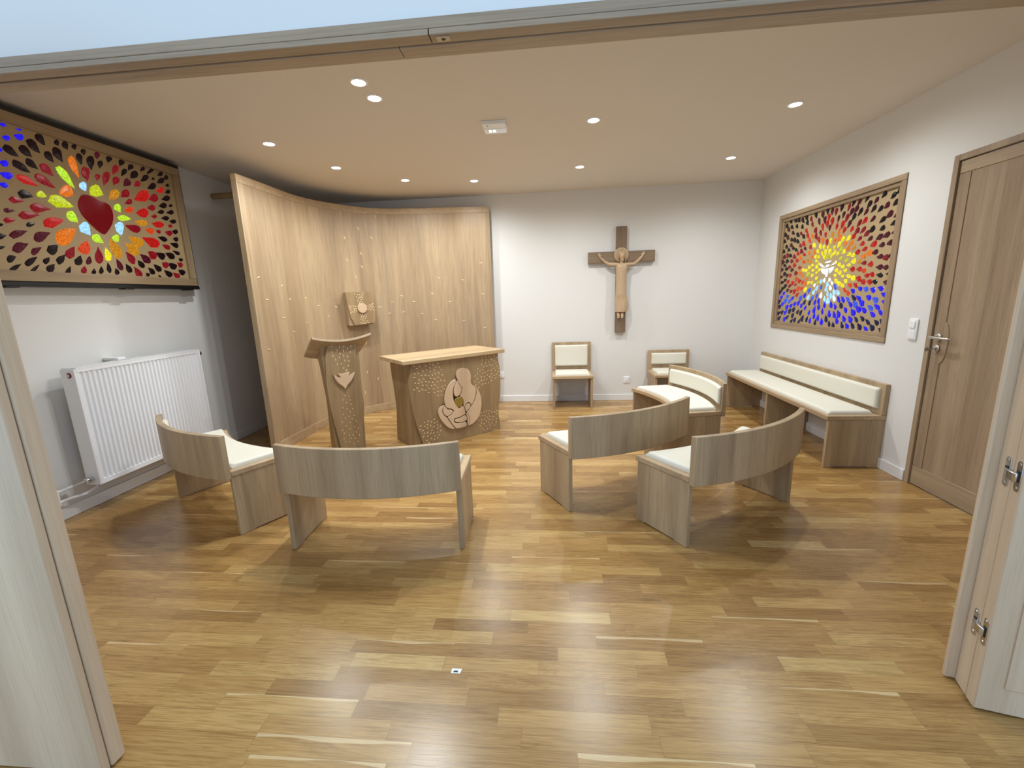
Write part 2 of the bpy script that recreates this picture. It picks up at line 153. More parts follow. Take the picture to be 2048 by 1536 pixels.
    bp = k.n('ShaderNodeBump'); bp.inputs['Strength'].default_value = 0.10; bp.inputs['Distance'].default_value = 0.0015
    k.l(k.math('SUBTRACT', g2, j), bp.inputs['Height']); k.l(bp.outputs[0], k.b.inputs['Normal'])
    return m
def glass(name, col, em, es):
    m = P(name, tuple(c*0.6 for c in col), 0.14, spec=0.22); k = N(m)
    tc = k.n('ShaderNodeTexCoord'); nz = k.n('ShaderNodeTexNoise'); nz.inputs['Scale'].default_value = 85; nz.inputs['Detail'].default_value = 4; nz.inputs['Roughness'].default_value = 0.7
    k.l(tc.outputs['Object'], nz.inputs['Vector'])
    e = lin(em); c = k.ramp(nz.outputs[0], [(0.3, tuple(v*0.42 for v in e[:3])+(1,)), (0.5, e), (0.68, tuple(min(1, v*1.5+0.02) for v in e[:3])+(1,))])
    k.l(c, k.b.inputs['Emission Color']); k.b.inputs['Emission Strength'].default_value = es
    bp = k.n('ShaderNodeBump'); bp.inputs['Strength'].default_value = 0.2; bp.inputs['Distance'].default_value = 0.004
    k.l(nz.outputs[0], bp.inputs['Height']); k.l(bp.outputs[0], k.b.inputs['Normal'])
    return m

class MB:
    def __init__(s): s.v = []; s.f = []; s.mi = []
    def add(s, vs, fs, mi=0):
        o = len(s.v); s.v += [tuple(v) for v in vs]; s.f += [tuple(i+o for i in f) for f in fs]; s.mi += [mi]*len(fs); return s
    def box(s, x0, x1, y0, y1, z0, z1, mi=0):
        return s.add([(x0,y0,z0),(x1,y0,z0),(x1,y1,z0),(x0,y1,z0),(x0,y0,z1),(x1,y0,z1),(x1,y1,z1),(x0,y1,z1)],
                     [(0,3,2,1),(4,5,6,7),(0,1,5,4),(1,2,6,5),(2,3,7,6),(3,0,4,7)], mi)
    def prism(s, pts, fn, a, b, mi=0):
        """outline pts (2-D), extruded from a to b; fn(p, q, h) -> xyz"""
        n = len(pts)
        vs = [fn(p, q, a) for p, q in pts] + [fn(p, q, b) for p, q in pts]
        fs = [tuple(range(n))[::-1], tuple(range(n, 2*n))] + [(i, (i+1) % n, n+(i+1) % n, n+i) for i in range(n)]
        return s.add(vs, fs, mi)
    def tube(s, pts, r, n=12, cap=True, mi=0):
        pts = [Vector(p) for p in pts]; rs = r if isinstance(r, (list, tuple)) else [r]*len(pts)
        rings = []; up = None
        for i, p in enumerate(pts):
            d = (pts[min(i+1, len(pts)-1)]-pts[max(i-1, 0)]).normalized()
            if up is None: up = Vector((0, 0, 1)) if abs(d.z) < 0.9 else Vector((1, 0, 0))
            a = d.cross(up).normalized(); b = a.cross(d).normalized(); up = b
            rings.append([p+(a*math.cos(t)+b*math.sin(t))*rs[i] for t in [2*PI*k/n for k in range(n)]])
        vs = [v for g in rings for v in g]; fs = []
        for i in range(len(pts)-1):
            for k in range(n): fs.append((i*n+k, i*n+(k+1) % n, (i+1)*n+(k+1) % n, (i+1)*n+k))
        if cap: fs += [tuple(range(n))[::-1], tuple(range((len(pts)-1)*n, len(pts)*n))]
        return s.add(vs, fs, mi)
    def disc_stack(s, c, ax, prof, n=28, mi=0):
        """lathe about axis ax through c: prof list of (r, h)"""
        c = Vector(c); ax = Vector(ax).normalized(); t = Vector((1, 0, 0)) if abs(ax.x) < 0.9 else Vector((0, 1, 0))
        a = ax.cross(t).normalized(); b = ax.cross(a)
        vs = [c+ax*h+(a*math.cos(2*PI*k/n)+b*math.sin(2*PI*k/n))*r for r, h in prof for k in range(n)]
        fs = [(i*n+k, i*n+(k+1) % n, (i+1)*n+(k+1) % n, (i+1)*n+k) for i in range(len(prof)-1) for k in range(n)]
        fs += [tuple(range(n))[::-1], tuple(range((len(prof)-1)*n, len(prof)*n))]
        return s.add(vs, fs, mi)
    def build(s, name, mats, parent=None, bevel=0, smooth=True, ang=35, seg=2):
        me = bpy.data.meshes.new(name); me.from_pydata(s.v, [], s.f); 
        mats = mats if isinstance(mats, (list, tuple)) else [mats]
        for m in mats: me.materials.append(m)
        for p, i in zip(me.polygons, s.mi): p.material_index = i
        bm = bmesh.new(); bm.from_mesh(me); bmesh.ops.recalc_face_normals(bm, faces=bm.faces); bm.to_mesh(me); bm.free()
        o = bpy.data.objects.new(name, me); C.objects.link(o)
        if smooth:
            for p in me.polygons: p.use_smooth = True
            me.set_sharp_from_angle(angle=math.radians(ang))
        if bevel:
            b = o.modifiers.new('bevel', 'BEVEL'); b.width = bevel; b.segments = seg; b.limit_method = 'ANGLE'; b.angle_limit = math.radians(40); b.harden_normals = False
        if parent: o.parent = parent
        return o
def tag(o, label=None, cat=None, group=None, kind=None):
    if label: o['label'] = label
    if cat: o['category'] = cat
    if group: o['group'] = group
    if kind: o['kind'] = kind
    return o
def thing(name, label, cat, loc=(0, 0, 0), rz=0, group=None, kind=None):
    o = bpy.data.objects.new(name, None); C.objects.link(o); o.empty_display_size = 0.1
    o.location = loc; o.rotation_euler = (0, 0, rz); return tag(o, label, cat, group, kind)
def copy_thing(r):
    c = r.copy(); C.objects.link(c)
    for ch in list(r.children):
        d = ch.copy(); C.objects.link(d); d.parent = c
        for g in list(ch.children):
            e = g.copy(); C.objects.link(e); e.parent = d
    return c
def cushion(w, d, h, r, fn, inset_lo=0.0):
    """padded slab w x d, thickness h, edge radius r; fn(x, y, z) -> xyz"""
    def axis(L):
        e = [0, 0.06*r, 0.22*r, 0.5*r, 0.8*r, r]
        n = max(2, int(L/0.035)); mid = [r+(L-2*r)*i/n for i in range(1, n)]
        return e+mid+[L-t for t in e[::-1]]
    xs, ys = axis(w), axis(d); nx, ny = len(xs), len(ys)
    def hh(x, y):
        k = min(x, w-x, y, d-y)
        # round the plan corners
        cx, cy = min(x, w-x), min(y, d-y)
        if cx < r and cy < r: k = r-math.hypot(r-cx, r-cy)
        k = max(0, min(1, k/r)); e = math.sqrt(max(0, 1-(1-k)**2))
        dome = (1-(2*x/w-1)**2)*(1-(2*y/d-1)**2)
        return h*(0.35+0.55*e+0.10*dome*e) if e > 0 else h*0.35
    m = MB()
    top = [fn(x-w/2, y, hh(x, y)) for y in ys for x in xs]; bot = [fn(x-w/2, y, 0) for y in ys for x in xs]
    n = nx*ny; fs = []
    for j in range(ny-1):
        for i in range(nx-1):
            a = j*nx+i; fs.append((a, a+1, a+nx+1, a+nx)); fs.append((n+a, n+a+nx, n+a+nx+1, n+a+1))
    per = [i for i in range(nx)]+[j*nx+nx-1 for j in range(1, ny)]+[(ny-1)*nx+i for i in range(nx-2, -1, -1)]+[j*nx for j in range(ny-2, 0, -1)]
    for a, b in zip(per, per[1:]+per[:1]): fs.append((a, n+a, n+b, b))
    return m.add(top+bot, fs)
def inside(p, poly):
    x, y = p; c = False
    for (x1, y1), (x2, y2) in zip(poly, poly[1:]+poly[:1]):
        if (y1 > y) != (y2 > y) and x < (x2-x1)*(y-y1)/(y2-y1)+x1: c = not c
    return c
def scatter(poly, dmin, n=4000):
    xs = [p[0] for p in poly]; ys = [p[1] for p in poly]; o = []
    for _ in range(n):
        p = (random.uniform(min(xs), max(xs)), random.uniform(min(ys), max(ys)))
        if inside(p, poly) and all((p[0]-q[0])**2+(p[1]-q[1])**2 > dmin*dmin for q in o): o.append(p)
    return o
def smooth_poly(P, m=5):
    n = len(P); o = []
    for i in range(n):
        a, b, c, d = P[i-1], P[i], P[(i+1) % n], P[(i+2) % n]
        for k in range(m):
            t = k/m
            o.append(tuple(.5*(2*b[j]+(c[j]-a[j])*t+(2*a[j]-5*b[j]+4*c[j]-d[j])*t*t+(3*b[j]-a[j]-3*c[j]+d[j])*t**3) for j in (0, 1)))
    return o
def spline(P, m=8):
    P = [Vector(p) for p in P]; P = [2*P[0]-P[1]]+P+[2*P[-1]-P[-2]]; o = []
    for i in range(1, len(P)-2):
        a, b, c, d = P[i-1:i+3]
        for k in range(m):
            t = k/m; o.append(.5*(2*b+(c-a)*t+(2*a-5*b+4*c-d)*t*t+(3*b-a-3*c+d)*t**3))
    o.append(P[-2]); return o

# ------------------------------------------------------------------ materials
OAK = (175, 151, 119)
M_oak = wood('oak_vertical_grain', OAK, 'z')
M_oakx = wood('oak_grain_along_length', OAK, 'x')
M_oaky = wood('oak_grain_along_depth', OAK, 'y')
M_lip = wood('oak_solid_edge', (186, 160, 126), 'x', strip=0.5)
M_screen = wood('oak_veneer_screen', (174, 149, 117), 'z', strip=0.3)
M_carve = wood('carved_oak', (155, 129, 94), 'z')
M_pale = wood('pale_carved_wood', (208, 178, 146), 'z', dark=0.93, light=1.04, contrast=0.35)
M_mark = P('light_catching_gouge', (236, 206, 158), 0.5)  # paler tone puts the light caught by the carved gouges into the colour
M_top = wood('altar_top_oak', (188, 160, 122), 'x')
M_cross = wood('cross_oak', (134, 112, 88), 'z')
M_crossx = wood('cross_arm_oak', (134, 112, 88), 'x')
M_statue = wood('carved_limewood', (196, 168, 134), 'z', dark=0.88, light=1.06, contrast=0.5)
M_door = wood('door_oak', (164, 141, 115), 'z')
M_doorx = wood('door_rail_oak', (167, 144, 117), 'y')
M_leaf = wood('folding_door_oak', (215, 192, 164), 'z', dark=0.92, light=1.05, contrast=0.5)
M_leafx = wood('doorway_beam_oak', (168, 146, 120), 'x')
M_frame = wood('glass_frame_oak', (160, 136, 106), 'y')
M_framez = wood('glass_frame_upright_oak', (160, 136, 106), 'z')
M_board = P('smooth_tan_board', (176, 152, 112), 0.6)
M_cream = plaster('cream_leatherette', (225, 221, 206), 0.45, 500, 0.05)
M_wall = plaster('white_wall_paint', (226, 224, 220))
M_ceil = plaster('ceiling_paint', (222, 214, 204), 0.9)
M_base = P('white_baseboard', (232, 231, 230), 0.4)
M_floor = parquet()
M_black = P('black_metal', (24, 23, 22), 0.4)
M_dark = P('dark_gap', (40, 26, 14), 0.8)
M_gold = P('brushed_brass', (166, 140, 72), 0.4, 0.55)
M_white = P('white_enamel', (236, 237, 240), 0.3)
M_plastic = P('white_plastic', (240, 240, 240), 0.35)
M_steel = P('satin_steel', (190, 186, 180), 0.28, 1.0)
M_chrome = P('chrome', (205, 207, 212), 0.18, 1.0)
M_lamp = P('lamp_glow', (255, 255, 255), 0.3, emis=(255, 248, 238), es=30)
M_led = P('emergency_lamp_glow', (225, 245, 245), 0.3, emis=(205, 250, 245), es=2.2)
M_lens = P('frosted_plastic', (226, 226, 226), 0.25, emis=(230, 235, 235), es=0.12)
M_red = P('red_cap', (150, 30, 30), 0.4)
G = {'B': glass('blue_glass', (10, 8, 60), (28, 12, 225), 1.0), 'D': glass('dark_plum_glass', (20, 10, 14), (28, 10, 14), 0.55),
     'M': glass('maroon_glass', (40, 6, 14), (70, 10, 26), 0.9), 'C': glass('crimson_glass', (60, 5, 10), (128, 14, 26), 0.9),
     'R': glass('red_glass', (90, 8, 8), (172, 22, 18), 1.0), 'F': glass('flame_red_glass', (120, 30, 10), (200, 62, 22), 1.0),
     'O': glass('orange_glass', (150, 70, 10), (212, 108, 18), 1.0), 'A': glass('amber_glass', (130, 80, 10), (190, 128, 24), 0.95),
     'Y': glass('yellow_glass', (150, 150, 10), (232, 214, 34), 1.05), 'G': glass('lime_glass', (110, 150, 20), (176, 220, 44), 1.05),
     'L': glass('lime_yellow_glass', (120, 130, 10), (184, 196, 22), 1.0),
     'W': glass('pale_blue_glass', (120, 150, 190), (150, 205, 250), 1.15), 'V': glass('clear_white_glass', (200, 205, 210), (236, 246, 250), 1.1),
     'N': glass('navy_glass', (8, 8, 30), (18, 16, 66), 0.8), 'K': glass('mid_blue_glass', (20, 40, 120), (52, 84, 220), 1.0)}

# ------------------------------------------------------------------ room
XL, XR, YB, ZC = -3.25, 2.465, 5.5, 2.58
YF0, YF1 = 1.383, 1.484
struct = lambda o: tag(o, kind='structure')
m = MB(); m.box(-4.2, 3.4, -1.5, YB+0.12, -0.05, 0.0); struct(m.build('floor', M_floor, smooth=False))
m = MB(); m.box(XL-0.12, XR+0.15, YF0, YB+0.12, ZC, ZC+0.1); struct(m.build('ceiling', M_ceil, smooth=False))
m = MB(); m.box(XL-0.12, XR+0.15, YB, YB+0.12, 0, ZC); struct(m.build('wall_back', M_wall, smooth=False))
m = MB(); m.box(XL-0.12, XL, YF0, YB, 0, ZC); struct(m.build('wall_left', M_wall, smooth=False))
WY0, WY1, WZ0, WZ1 = 3.384, 5.056, 0.932, 2.110
DY0, DY1, DZ1 = 2.12, 3.04, 2.108
m = MB()
for a, b, c, d in ((YF0, DY0, 0, ZC), (DY0, DY1, DZ1, ZC), (DY1, WY0, 0, ZC), (WY0, WY1, 0, WZ0), (WY0, WY1, WZ1, ZC), (WY1, YB, 0, ZC)):
    m.box(XR, XR+0.14, a, b, c, d)
struct(m.build('wall_right', M_wall, smooth=False))
m = MB(); m.box(-4.2, 3.4, YF0+0.006, YF1-0.006, 2.142, 2.75); m.box(-4.2, -2.25, YF0+0.006, YF1-0.006, 0, 2.142); m.box(1.62, 3.4, YF0+0.006, YF1-0.006, 0, 2.142)
struct(m.build('wall_front', M_wall, smooth=False))
def bb(name, x0, x1, y0, y1):
    m = MB(); m.box(x0, x1, y0, y1, 0, 0.082); struct(m.build(name, M_base, bevel=0.004))
bb('baseboard_back', XL+0.013, XR-0.013, YB-0.013, YB)
bb('baseboard_left', XL, XL+0.013, YF1, YB)
m = MB(); m.box(XR-0.013, XR, DY1+0.002, YB, 0, 0.082); struct(m.build('baseboard_right', M_base, bevel=0.004))
# oak casing of the wide doorway
t = thing('trim_1', None, None, kind='structure')
m = MB(); m.box(-2.25, 1.62, YF0-0.012, YF0+0.02, 2.117, 2.146); m.build('casing', M_leafx, t, 0.002)
m = MB(); m.box(-2.25, -0.335, YF0-0.014, YF0+0.03, 2.099, 2.1155); m.box(-0.332, 1.62, YF0-0.014, YF0+0.03, 2.099, 2.1155)
m.box(-2.25, 1.62, YF0+0.03, YF0+0.042, 2.106, 2.142); m.box(-2.25, -0.44, YF0+0.042, YF1, 2.0995, 2.142); m.box(-0.438, 1.62, YF0+0.042, YF1, 2.0995, 2.142)
m.build('beam', M_leafx, t, 0.002)
m = MB(); m.box(-0.315, -0.275, YF0-0.004, YF0+0.02, 2.0965, 2.0992); m.build('catch_plate', M_steel, t, 0.0008)
m = MB(); m.disc_stack((-0.295, YF0+0.008, 2.0967), (0, 0, -1), [(0.006, 0), (0.006, 0.0006)], 14); m.build('catch_hole', M_black, t)
# foreground folding leaves
def leaf(name, y0, y1, x0, x1, mat, hinges, face):
    t = thing(name, None, None, kind='structure')
    m = MB(); m.box(x0, x1, y0, y1, 0.006, 2.09); m.build('door_leaf', mat, t, 0.006, seg=3)
    return t
t = thing('door_2', None, None, kind='structure')
m = MB(); m.box(-2.15, -1.352, 0.905, 0.962, 0.006, 2.095); m.build('door_leaf', M_leaf, t, 0.004)
m = MB(); m.box(-1.3535, -1.338, 0.926, 0.968, 0.006, 2.095); m.build('edge_lipping', M_leaf, t, 0.006, seg=3)
m = MB(); m.box(-1.3535, -1.341, 0.899, 0.9235, 0.006, 2.095); m.build('rebate_strip', M_leaf, t, 0.004, seg=3)
# right: two leaves folded back on one another, edges toward the room
t = thing('door_3', None, None, kind='structure')
m = MB(); m.prism([(1.3865, 1.380), (1.3635, 1.3155), (2.3, 1.3155), (2.3, 1.380)], lambda p, q, h: (p, q, h), 0.006, 2.09); m.build('door_leaf', M_leaf, t, 0.002)
m = MB(); m.prism([(1.3595, 1.396), (1.364, 1.4045), (1.40, 1.4045), (1.40, 1.3805), (1.388, 1.3805), (1.380, 1.384), (1.371, 1.386), (1.362, 1.388)], lambda p, q, h: (p, q, h), 0.006, 2.09); m.build('edge_moulding', M_leaf, t, 0.003)
t4 = thing('door_4', None, None, kind='structure')
m = MB()
m.prism([(1.348, 1.271), (1.48, 1.236), (2.3, 1.236), (2.3, 1.3135), (1.3615, 1.3135)], lambda p, q, h: (p, q, h), 0.006, 2.09); m.build('door_leaf', M_leaf, t4, 0.003)
m = MB(); m.prism([(1.407, 1.2515), (1.48, 1.2325), (2.3, 1.2325), (2.3, 1.24), (1.48, 1.24), (1.41, 1.2585)], lambda p, q, h: (p, q, h), 0.10, 2.02); m.build('face_panel', M_leaf, t4, 0.001)
dirA = (Vector((1.362, 1.313, 0))-Vector((1.386, 1.381, 0))).normalized(); nA = Vector((dirA.y, -dirA.x, 0))
for zc in (0.272, 0.795):
    for par, (px, py), dz in ((t, (1.3705, 1.3375), 0.0), (t4, (1.3535, 1.2875), 0.004)):
        h = MB()
        out = [(0.0125*math.cos(a), 0.035*(1 if math.sin(a) > 0 else -1)+0.0125*math.sin(a)) for a in [2*PI*(k+.5)/20 for k in range(20)]]
        h.prism(out, lambda p, q, e: (px+dirA.x*p+nA.x*e, py+dirA.y*p+nA.y*e, zc+dz+q), -0.002, 0.0022)
        hp = h.build('hinge_plate', M_chrome, par, 0.0008)
        for q in (-0.036, 0.036):
            sc_ = MB(); sc_.disc_stack((px+nA.x*0.0022, py+nA.y*0.0022, zc+dz+q), nA, [(0.006, 0), (0.0045, 0.0018)], 14); sc_.build('screw', M_steel, hp)
        k = MB(); k.box(-0.006, 0.006, -0.0025, 0.004, -0.017, 0.017)
        k.v = [(px+dirA.x*x+nA.x*y, py+dirA.y*x+nA.y*y, zc+dz+z) for x, y, z in k.v]; k.build('recess', M_black, hp)
    k = MB()
    k.prism([(-0.012, -0.001), (-0.012, 0.005), (0.0, 0.011), (0.030, 0.012), (0.046, 0.006), (0.046, -0.001)], lambda p, q, h: (1.3685+dirA.x*p+nA.x*q, 1.331+dirA.y*p+nA.y*q, h), zc-0.015, zc+0.013)
    k.build('hinge_link', M_chrome, t4, 0.003)

# room door
t = thing('door_1', None, None, kind='structure')
m = MB(); fx0, fx1 = XR-0.006, XR+0.09
m.box(fx0, fx1, DY1-0.036, DY1, 0, DZ1); m.box(fx0, fx1, DY0, DY0+0.036, 0, DZ1); m.box(fx0, fx1, DY0+0.036, DY1-0.036, DZ1-0.036, DZ1)
m.build('door_frame', M_door, t, 0.003)
ly0, ly1, lz0, lz1, lx = DY0+0.040, DY1-0.040, 0.008, DZ1-0.040, XR+0.006
def stile_poly():
    s = 0.072; by = ly1-s
    pts = [(ly1, lz0+0.13), (ly1, lz1-s), (by, lz1-s), (by, 1.13)]
    for i in range(13):
        a = PI/2-PI*i/12
        pts.append((by-0.036*math.cos(a), 0.985+0.13*math.sin(a)))
    pts += [(by, 0.85), (by, lz0+0.13)]
    return pts
m = MB(); m.prism(stile_poly(), lambda p, q, h: (h, p, q), lx, lx+0.04)
m.box(lx, lx+0.04, ly0, ly0+0.072, lz0+0.13, lz1-0.072); m.build('stile', M_door, t, 0.0025)
m = MB(); m.box(lx, lx+0.04, ly0, ly1, lz0, lz0+0.1285); m.box(lx, lx+0.04, ly0, ly1, lz1-0.0705, lz1); m.build('rail', M_doorx, t, 0.0025)
m = MB(); m.box(lx+0.005, lx+0.035, ly0+0.06, ly1-0.06, lz0+0.12, lz1-0.06); m.build('door_panel', M_door, t)
hz, hy = 1.018, 2.962
h = MB(); h.disc_stack((lx, hy, hz), (-1, 0, 0), [(0.025, 0), (0.025, 0.006), (0.021, 0.009), (0.009, 0.0095), (0.009, 0.045)])
h.tube([(lx-0.045, hy+0.012, hz), (lx-0.047, hy-0.01, hz+0.001), (lx-0.047, hy-0.10, hz-0.001), (lx-0.044, hy-0.118, hz-0.001), (lx-0.036, hy-0.124, hz-0.001)], 0.0085, 14)
tag(h.build('door_handle', M_steel, t), 'satin steel lever handle')
h = MB(); h.disc_stack((lx, hy, 0.945), (-1, 0, 0), [(0.025, 0), (0.025, 0.006), (0.021, 0.009), (0.0085, 0.0095), (0.0085, 0.016)]); lk = h.build('lock_cylinder', M_steel, t)
h = MB(); h.box(lx-0.05, lx-0.014, hy-0.0012, hy+0.0012, 0.941, 0.949); h.disc_stack((lx-0.06, hy-0.0015, 0.943), (0, 1, 0), [(0.013, 0), (0.013, 0.003)], 18); h.build('key', M_steel, lk)

# ------------------------------------------------------------------ ceiling lamps
spots = [(-1.06, 2.63, 'recessed ceiling spotlight nearest the doorway beam, upper one of the close pair'),
         (-1.05, 2.83, 'recessed ceiling spotlight just behind its twin, lower one of the close pair'),
         (-2.14, 3.43, 'recessed ceiling spotlight farthest left, nearest the heart stained glass panel'),
         (-1.94, 4.10, 'recessed ceiling spotlight above the left wing of the curved wooden screen'),
         (-1.47, 4.64, 'recessed ceiling spotlight above the middle of the curved wooden screen'),
         (-0.78, 4.82, 'recessed ceiling spotlight above the right end of the curved wooden screen'),
         (0.31, 4.54, 'recessed ceiling spotlight just left above the wall crucifix'),
         (0.33, 3.41, 'recessed ceiling spotlight to the right of the emergency light, mid ceiling'),
         (1.72, 4.54, 'recessed ceiling spotlight in the far right corner near the back wall'),
         (1.68, 3.38, 'recessed ceiling spotlight farthest right, largest one toward the oak door')]
def lamp(parent, x, y):
    l = bpy.data.lights.new('spot_beam', 'SPOT'); l.energy = SPOT_W; l.color = SPOT_COL; l.spot_size = math.radians(168); l.spot_blend = 1.0; l.shadow_soft_size = 0.03
    o = bpy.data.objects.new('spot_beam', l); C.objects.link(o); o.parent = parent; o.location = (0, 0, -0.02); return o
first = None
for x, y, lb in spots:
    if first is None:
        first = t = thing('recessed_spotlight', lb, 'ceiling light', (x, y, ZC), 0, 'recessed ceiling spotlights')
        m = MB(); m.disc_stack((0, 0, 0), (0, 0, -1), [(0.052, 0), (0.052, 0.003), (0.047, 0.006), (0.039, 0.006), (0.038, 0.002)], 32); m.build('trim_ring', M_plastic, t)
        m = MB(); m.disc_stack((0, 0, 0), (0, 0, -1), [(0.036, 0.001), (0.036, 0.0045), (0.026, 0.0075)], 28); m.build('lamp_lens', M_lamp, t)
    else:
        t = copy_thing(first); t.location = (x, y, ZC); t['label'] = lb
    
for t in [o for o in C.objects if o.name.startswith('recessed_spotlight')]: lamp(t, 0, 0)
# spotlights hidden from view behind the doorway beam, same fixture
t = thing('emergency_light', 'white emergency light box with small glowing lens on the ceiling', 'emergency light', (-0.378, 3.372, ZC))
m = MB(); m.prism([(-0.088, 0.0), (0.088, 0.0), (0.083, -0.026), (-0.083, -0.026)], lambda p, q, h: (p, h, q), -0.085, 0.0); m.build('housing', M_plastic, t, 0.003)
m = MB(); m.prism([(-0.088, 0.0), (0.088, 0.0), (0.080, -0.030), (-0.080, -0.030)], lambda p, q, h: (p, h, q), 0.0005, 0.088); m.build('lens', M_lens, t, 0.004)
for x in (-0.035, -0.006):
    m = MB(); m.box(x-0.009, x+0.009, 0.015, 0.055, -0.0315, -0.0295); m.build('led_strip', M_led, t, 0.0008)
m = MB(); m.disc_stack((-0.045, -0.055, -0.0258), (0, 0, -1), [(0.0055, 0), (0.0055, 0.001)], 14); m.build('test_button', M_black, t)

# ------------------------------------------------------------------ curved oak screen
T = 2.43
arc = spline([(p[0], p[1], 0) for p in SCREEN], 10)
nrm = []
for i in range(len(arc)):
    d = (arc[min(i+1, len(arc)-1)]-arc[max(i-1, 0)]).normalized(); nrm.append(Vector((-d.y, d.x, 0)))  # outward (behind)
th = 0.052
def strip(i0, i1, z0, z1, a, b):
    """wall slab following the arc between samples, from offset a to b behind the face"""
    m = MB(); pts = [(arc[i]+nrm[i]*a) for i in range(i0, i1+1)]+[(arc[i]+nrm[i]*b) for i in range(i1, i0-1, -1)]
    n = len(pts); k = i1-i0+1
    vs = [(p.x, p.y, z0) for p in pts]+[(p.x, p.y, z1) for p in pts]; fs = []
    for i in range(n): fs.append((i, (i+1) % n, n+(i+1) % n, n+i))
    for i in range(k-1):
        fs.append((i, i+1, n-2-i, n-1-i)); fs.append((n+i, n+n-1-i, n+n-2-i, n+i+1))
    return m.add(vs, fs)
t = thing('curved_screen', 'tall concave oak screen wall with small carved marks behind the altar', 'screen', (0, 0, 0))
L_ = len(arc)-1
sp_ = strip(2, L_-1, 0.09, T-0.065, 0.004, th)
strip(0, L_, T-0.066, T, 0, th).build('top_rail', M_lip, t, 0.003, ang=60)
strip(2, L_-1, 0.0, 0.091, 0.0, th).build('bottom_rail', M_lip, t, 0.003, ang=60)
strip(0, 2, 0.0, T-0.0665, 0, th).build('end_post', M_oak, t, 0.003, ang=60)
strip(L_-1, L_, 0.0, T-0.0665, 0, th).build('end_post', M_oak, t, 0.003, ang=60)
# little gouge marks, pattern of the veneer panel
m = sp_
def lens(m, c, ax, up, n, a, b, h, seg=10, mi=1):
    vs = [c+n*h]+[c+ax*(a*math.cos(2*PI*k/seg))+up*(b*math.sin(2*PI*k/seg)) for k in range(seg)]
    m.add(vs, [(0, 1+k, 1+(k+1) % seg) for k in range(seg)], mi)
for x, y, z in SCREEN_DOTS:
    p = Vector((x, y, 0)); i = min(range(len(arc)), key=lambda i: (arc[i]-p).length)
    tg = nrm[i].cross(Vector((0, 0, 1))).normalized(); inn = -nrm[i]
    # direction radiates from the tabernacle
    d = Vector(((i-26)*0.03, z-1.29)); 
    d = d.normalized() if d.length > 1e-3 else Vector((1, 0))
    ax = (-tg*d.x+Vector((0, 0, 1))*d.y); ax = (ax-inn*ax.dot(inn)).normalized(); up = inn.cross(ax)
    # foot of the point on the panel face
    q = p-inn*((p-arc[i]).dot(inn)) if False else p
    lens(m, Vector((q.x, q.y, z))-inn*0.002, ax, up, inn, 0.020, 0.0055, 0.004)
m.build('veneer_panel', [M_screen, M_mark], t, ang=60)
# wall bracket rod
r = MB(); r.tube([(-3.25, 4.17, 2.411), (-2.60, 4.17, 2.411)], 0.027, 16); r.build('wall_strut', M_carve, t)

# ------------------------------------------------------------------ tabernacle
ti = Vector((0.667, 0.745, 0)); tn = Vector((0.745, -0.667, 0)); tp = Vector((-2.174, 4.847, 1.286))
t = thing('tabernacle', 'small carved oak tabernacle box with round disc mounted on the curved screen', 'tabernacle', (tp.x, tp.y, tp.z), math.atan2(ti.y, ti.x))
zz = lambda px, py: ((px-770)*0.00039, (735-py)*0.000364)
m = MB(); m.box(-0.145, 0.135, 0.0205, 0.119, -0.19, 0.187); m.build('body', M_oak, t, 0.003)
lf = [(335, 220), (365, 400), (375, 600), (395, 800), (430, 980), (490, 1120), (545, 1252)]
rt = [(1180, 1210), (1200, 1000), (1205, 800), (1190, 600), (1150, 400), (1110, 217)]
ol = [(p.x, p.y) for p in spline([(*zz(*q), 0) for q in lf], 5)]+[(p.x, p.y) for p in spline([(*zz(*q), 0) for q in rt], 5)]
tp_ = MB(); tp_.prism(ol, lambda p, q, h: (p, h, q), 0.0, 0.02)
cx, cz = zz(802, 727)
m = MB(); m.disc_stack((cx, -0.0, cz), (0, -1, 0), [(0.056, 0), (0.056, 0.012), (0.053, 0.015)], 40); m.build('disc', M_pale, t)
m = tp_
dots = [(615,280),(700,303),(770,305),(842,330),(878,268),(668,372),(765,390),(808,378),(855,400),(718,425),(800,460),(695,492),(765,525),(842,540),(735,565),
        (465,670),(545,655),(615,665),(435,712),(565,735),(625,742),(465,768),(565,778),(625,805),(495,830),(455,862),(565,835),(425,640),
        (1145,595),(1055,632),(1120,640),(1005,675),(1080,685),(1145,705),(1035,735),(1095,745),(985,768),(1065,798),(1155,800),(945,660),
        (745,925),(800,935),(905,925),(765,985),(845,970),(910,1000),(812,1010),(735,1062),(870,1055),(790,1100),(855,1135),(935,1130),(730,1187),(790,1205),(850,1210),(905,1190),(970,1195)]
for px, py in dots:
    x, z = zz(px, py); d = Vector((x-cx, 0, z-cz)).normalized()
    if abs(px-800) > abs(py-730): d = Vector((1, 0, 0)); a = 0.0125
    else: d = Vector((0.2, 0, 1)).normalized(); a = 0.010
    lens(m, Vector((x, 0.001, z)), d, d.cross(Vector((0, 1, 0))), Vector((0, -1, 0)), a, 0.0062, 0.004)
m.build('door_panel', [M_carve, M_mark], t, 0.002)

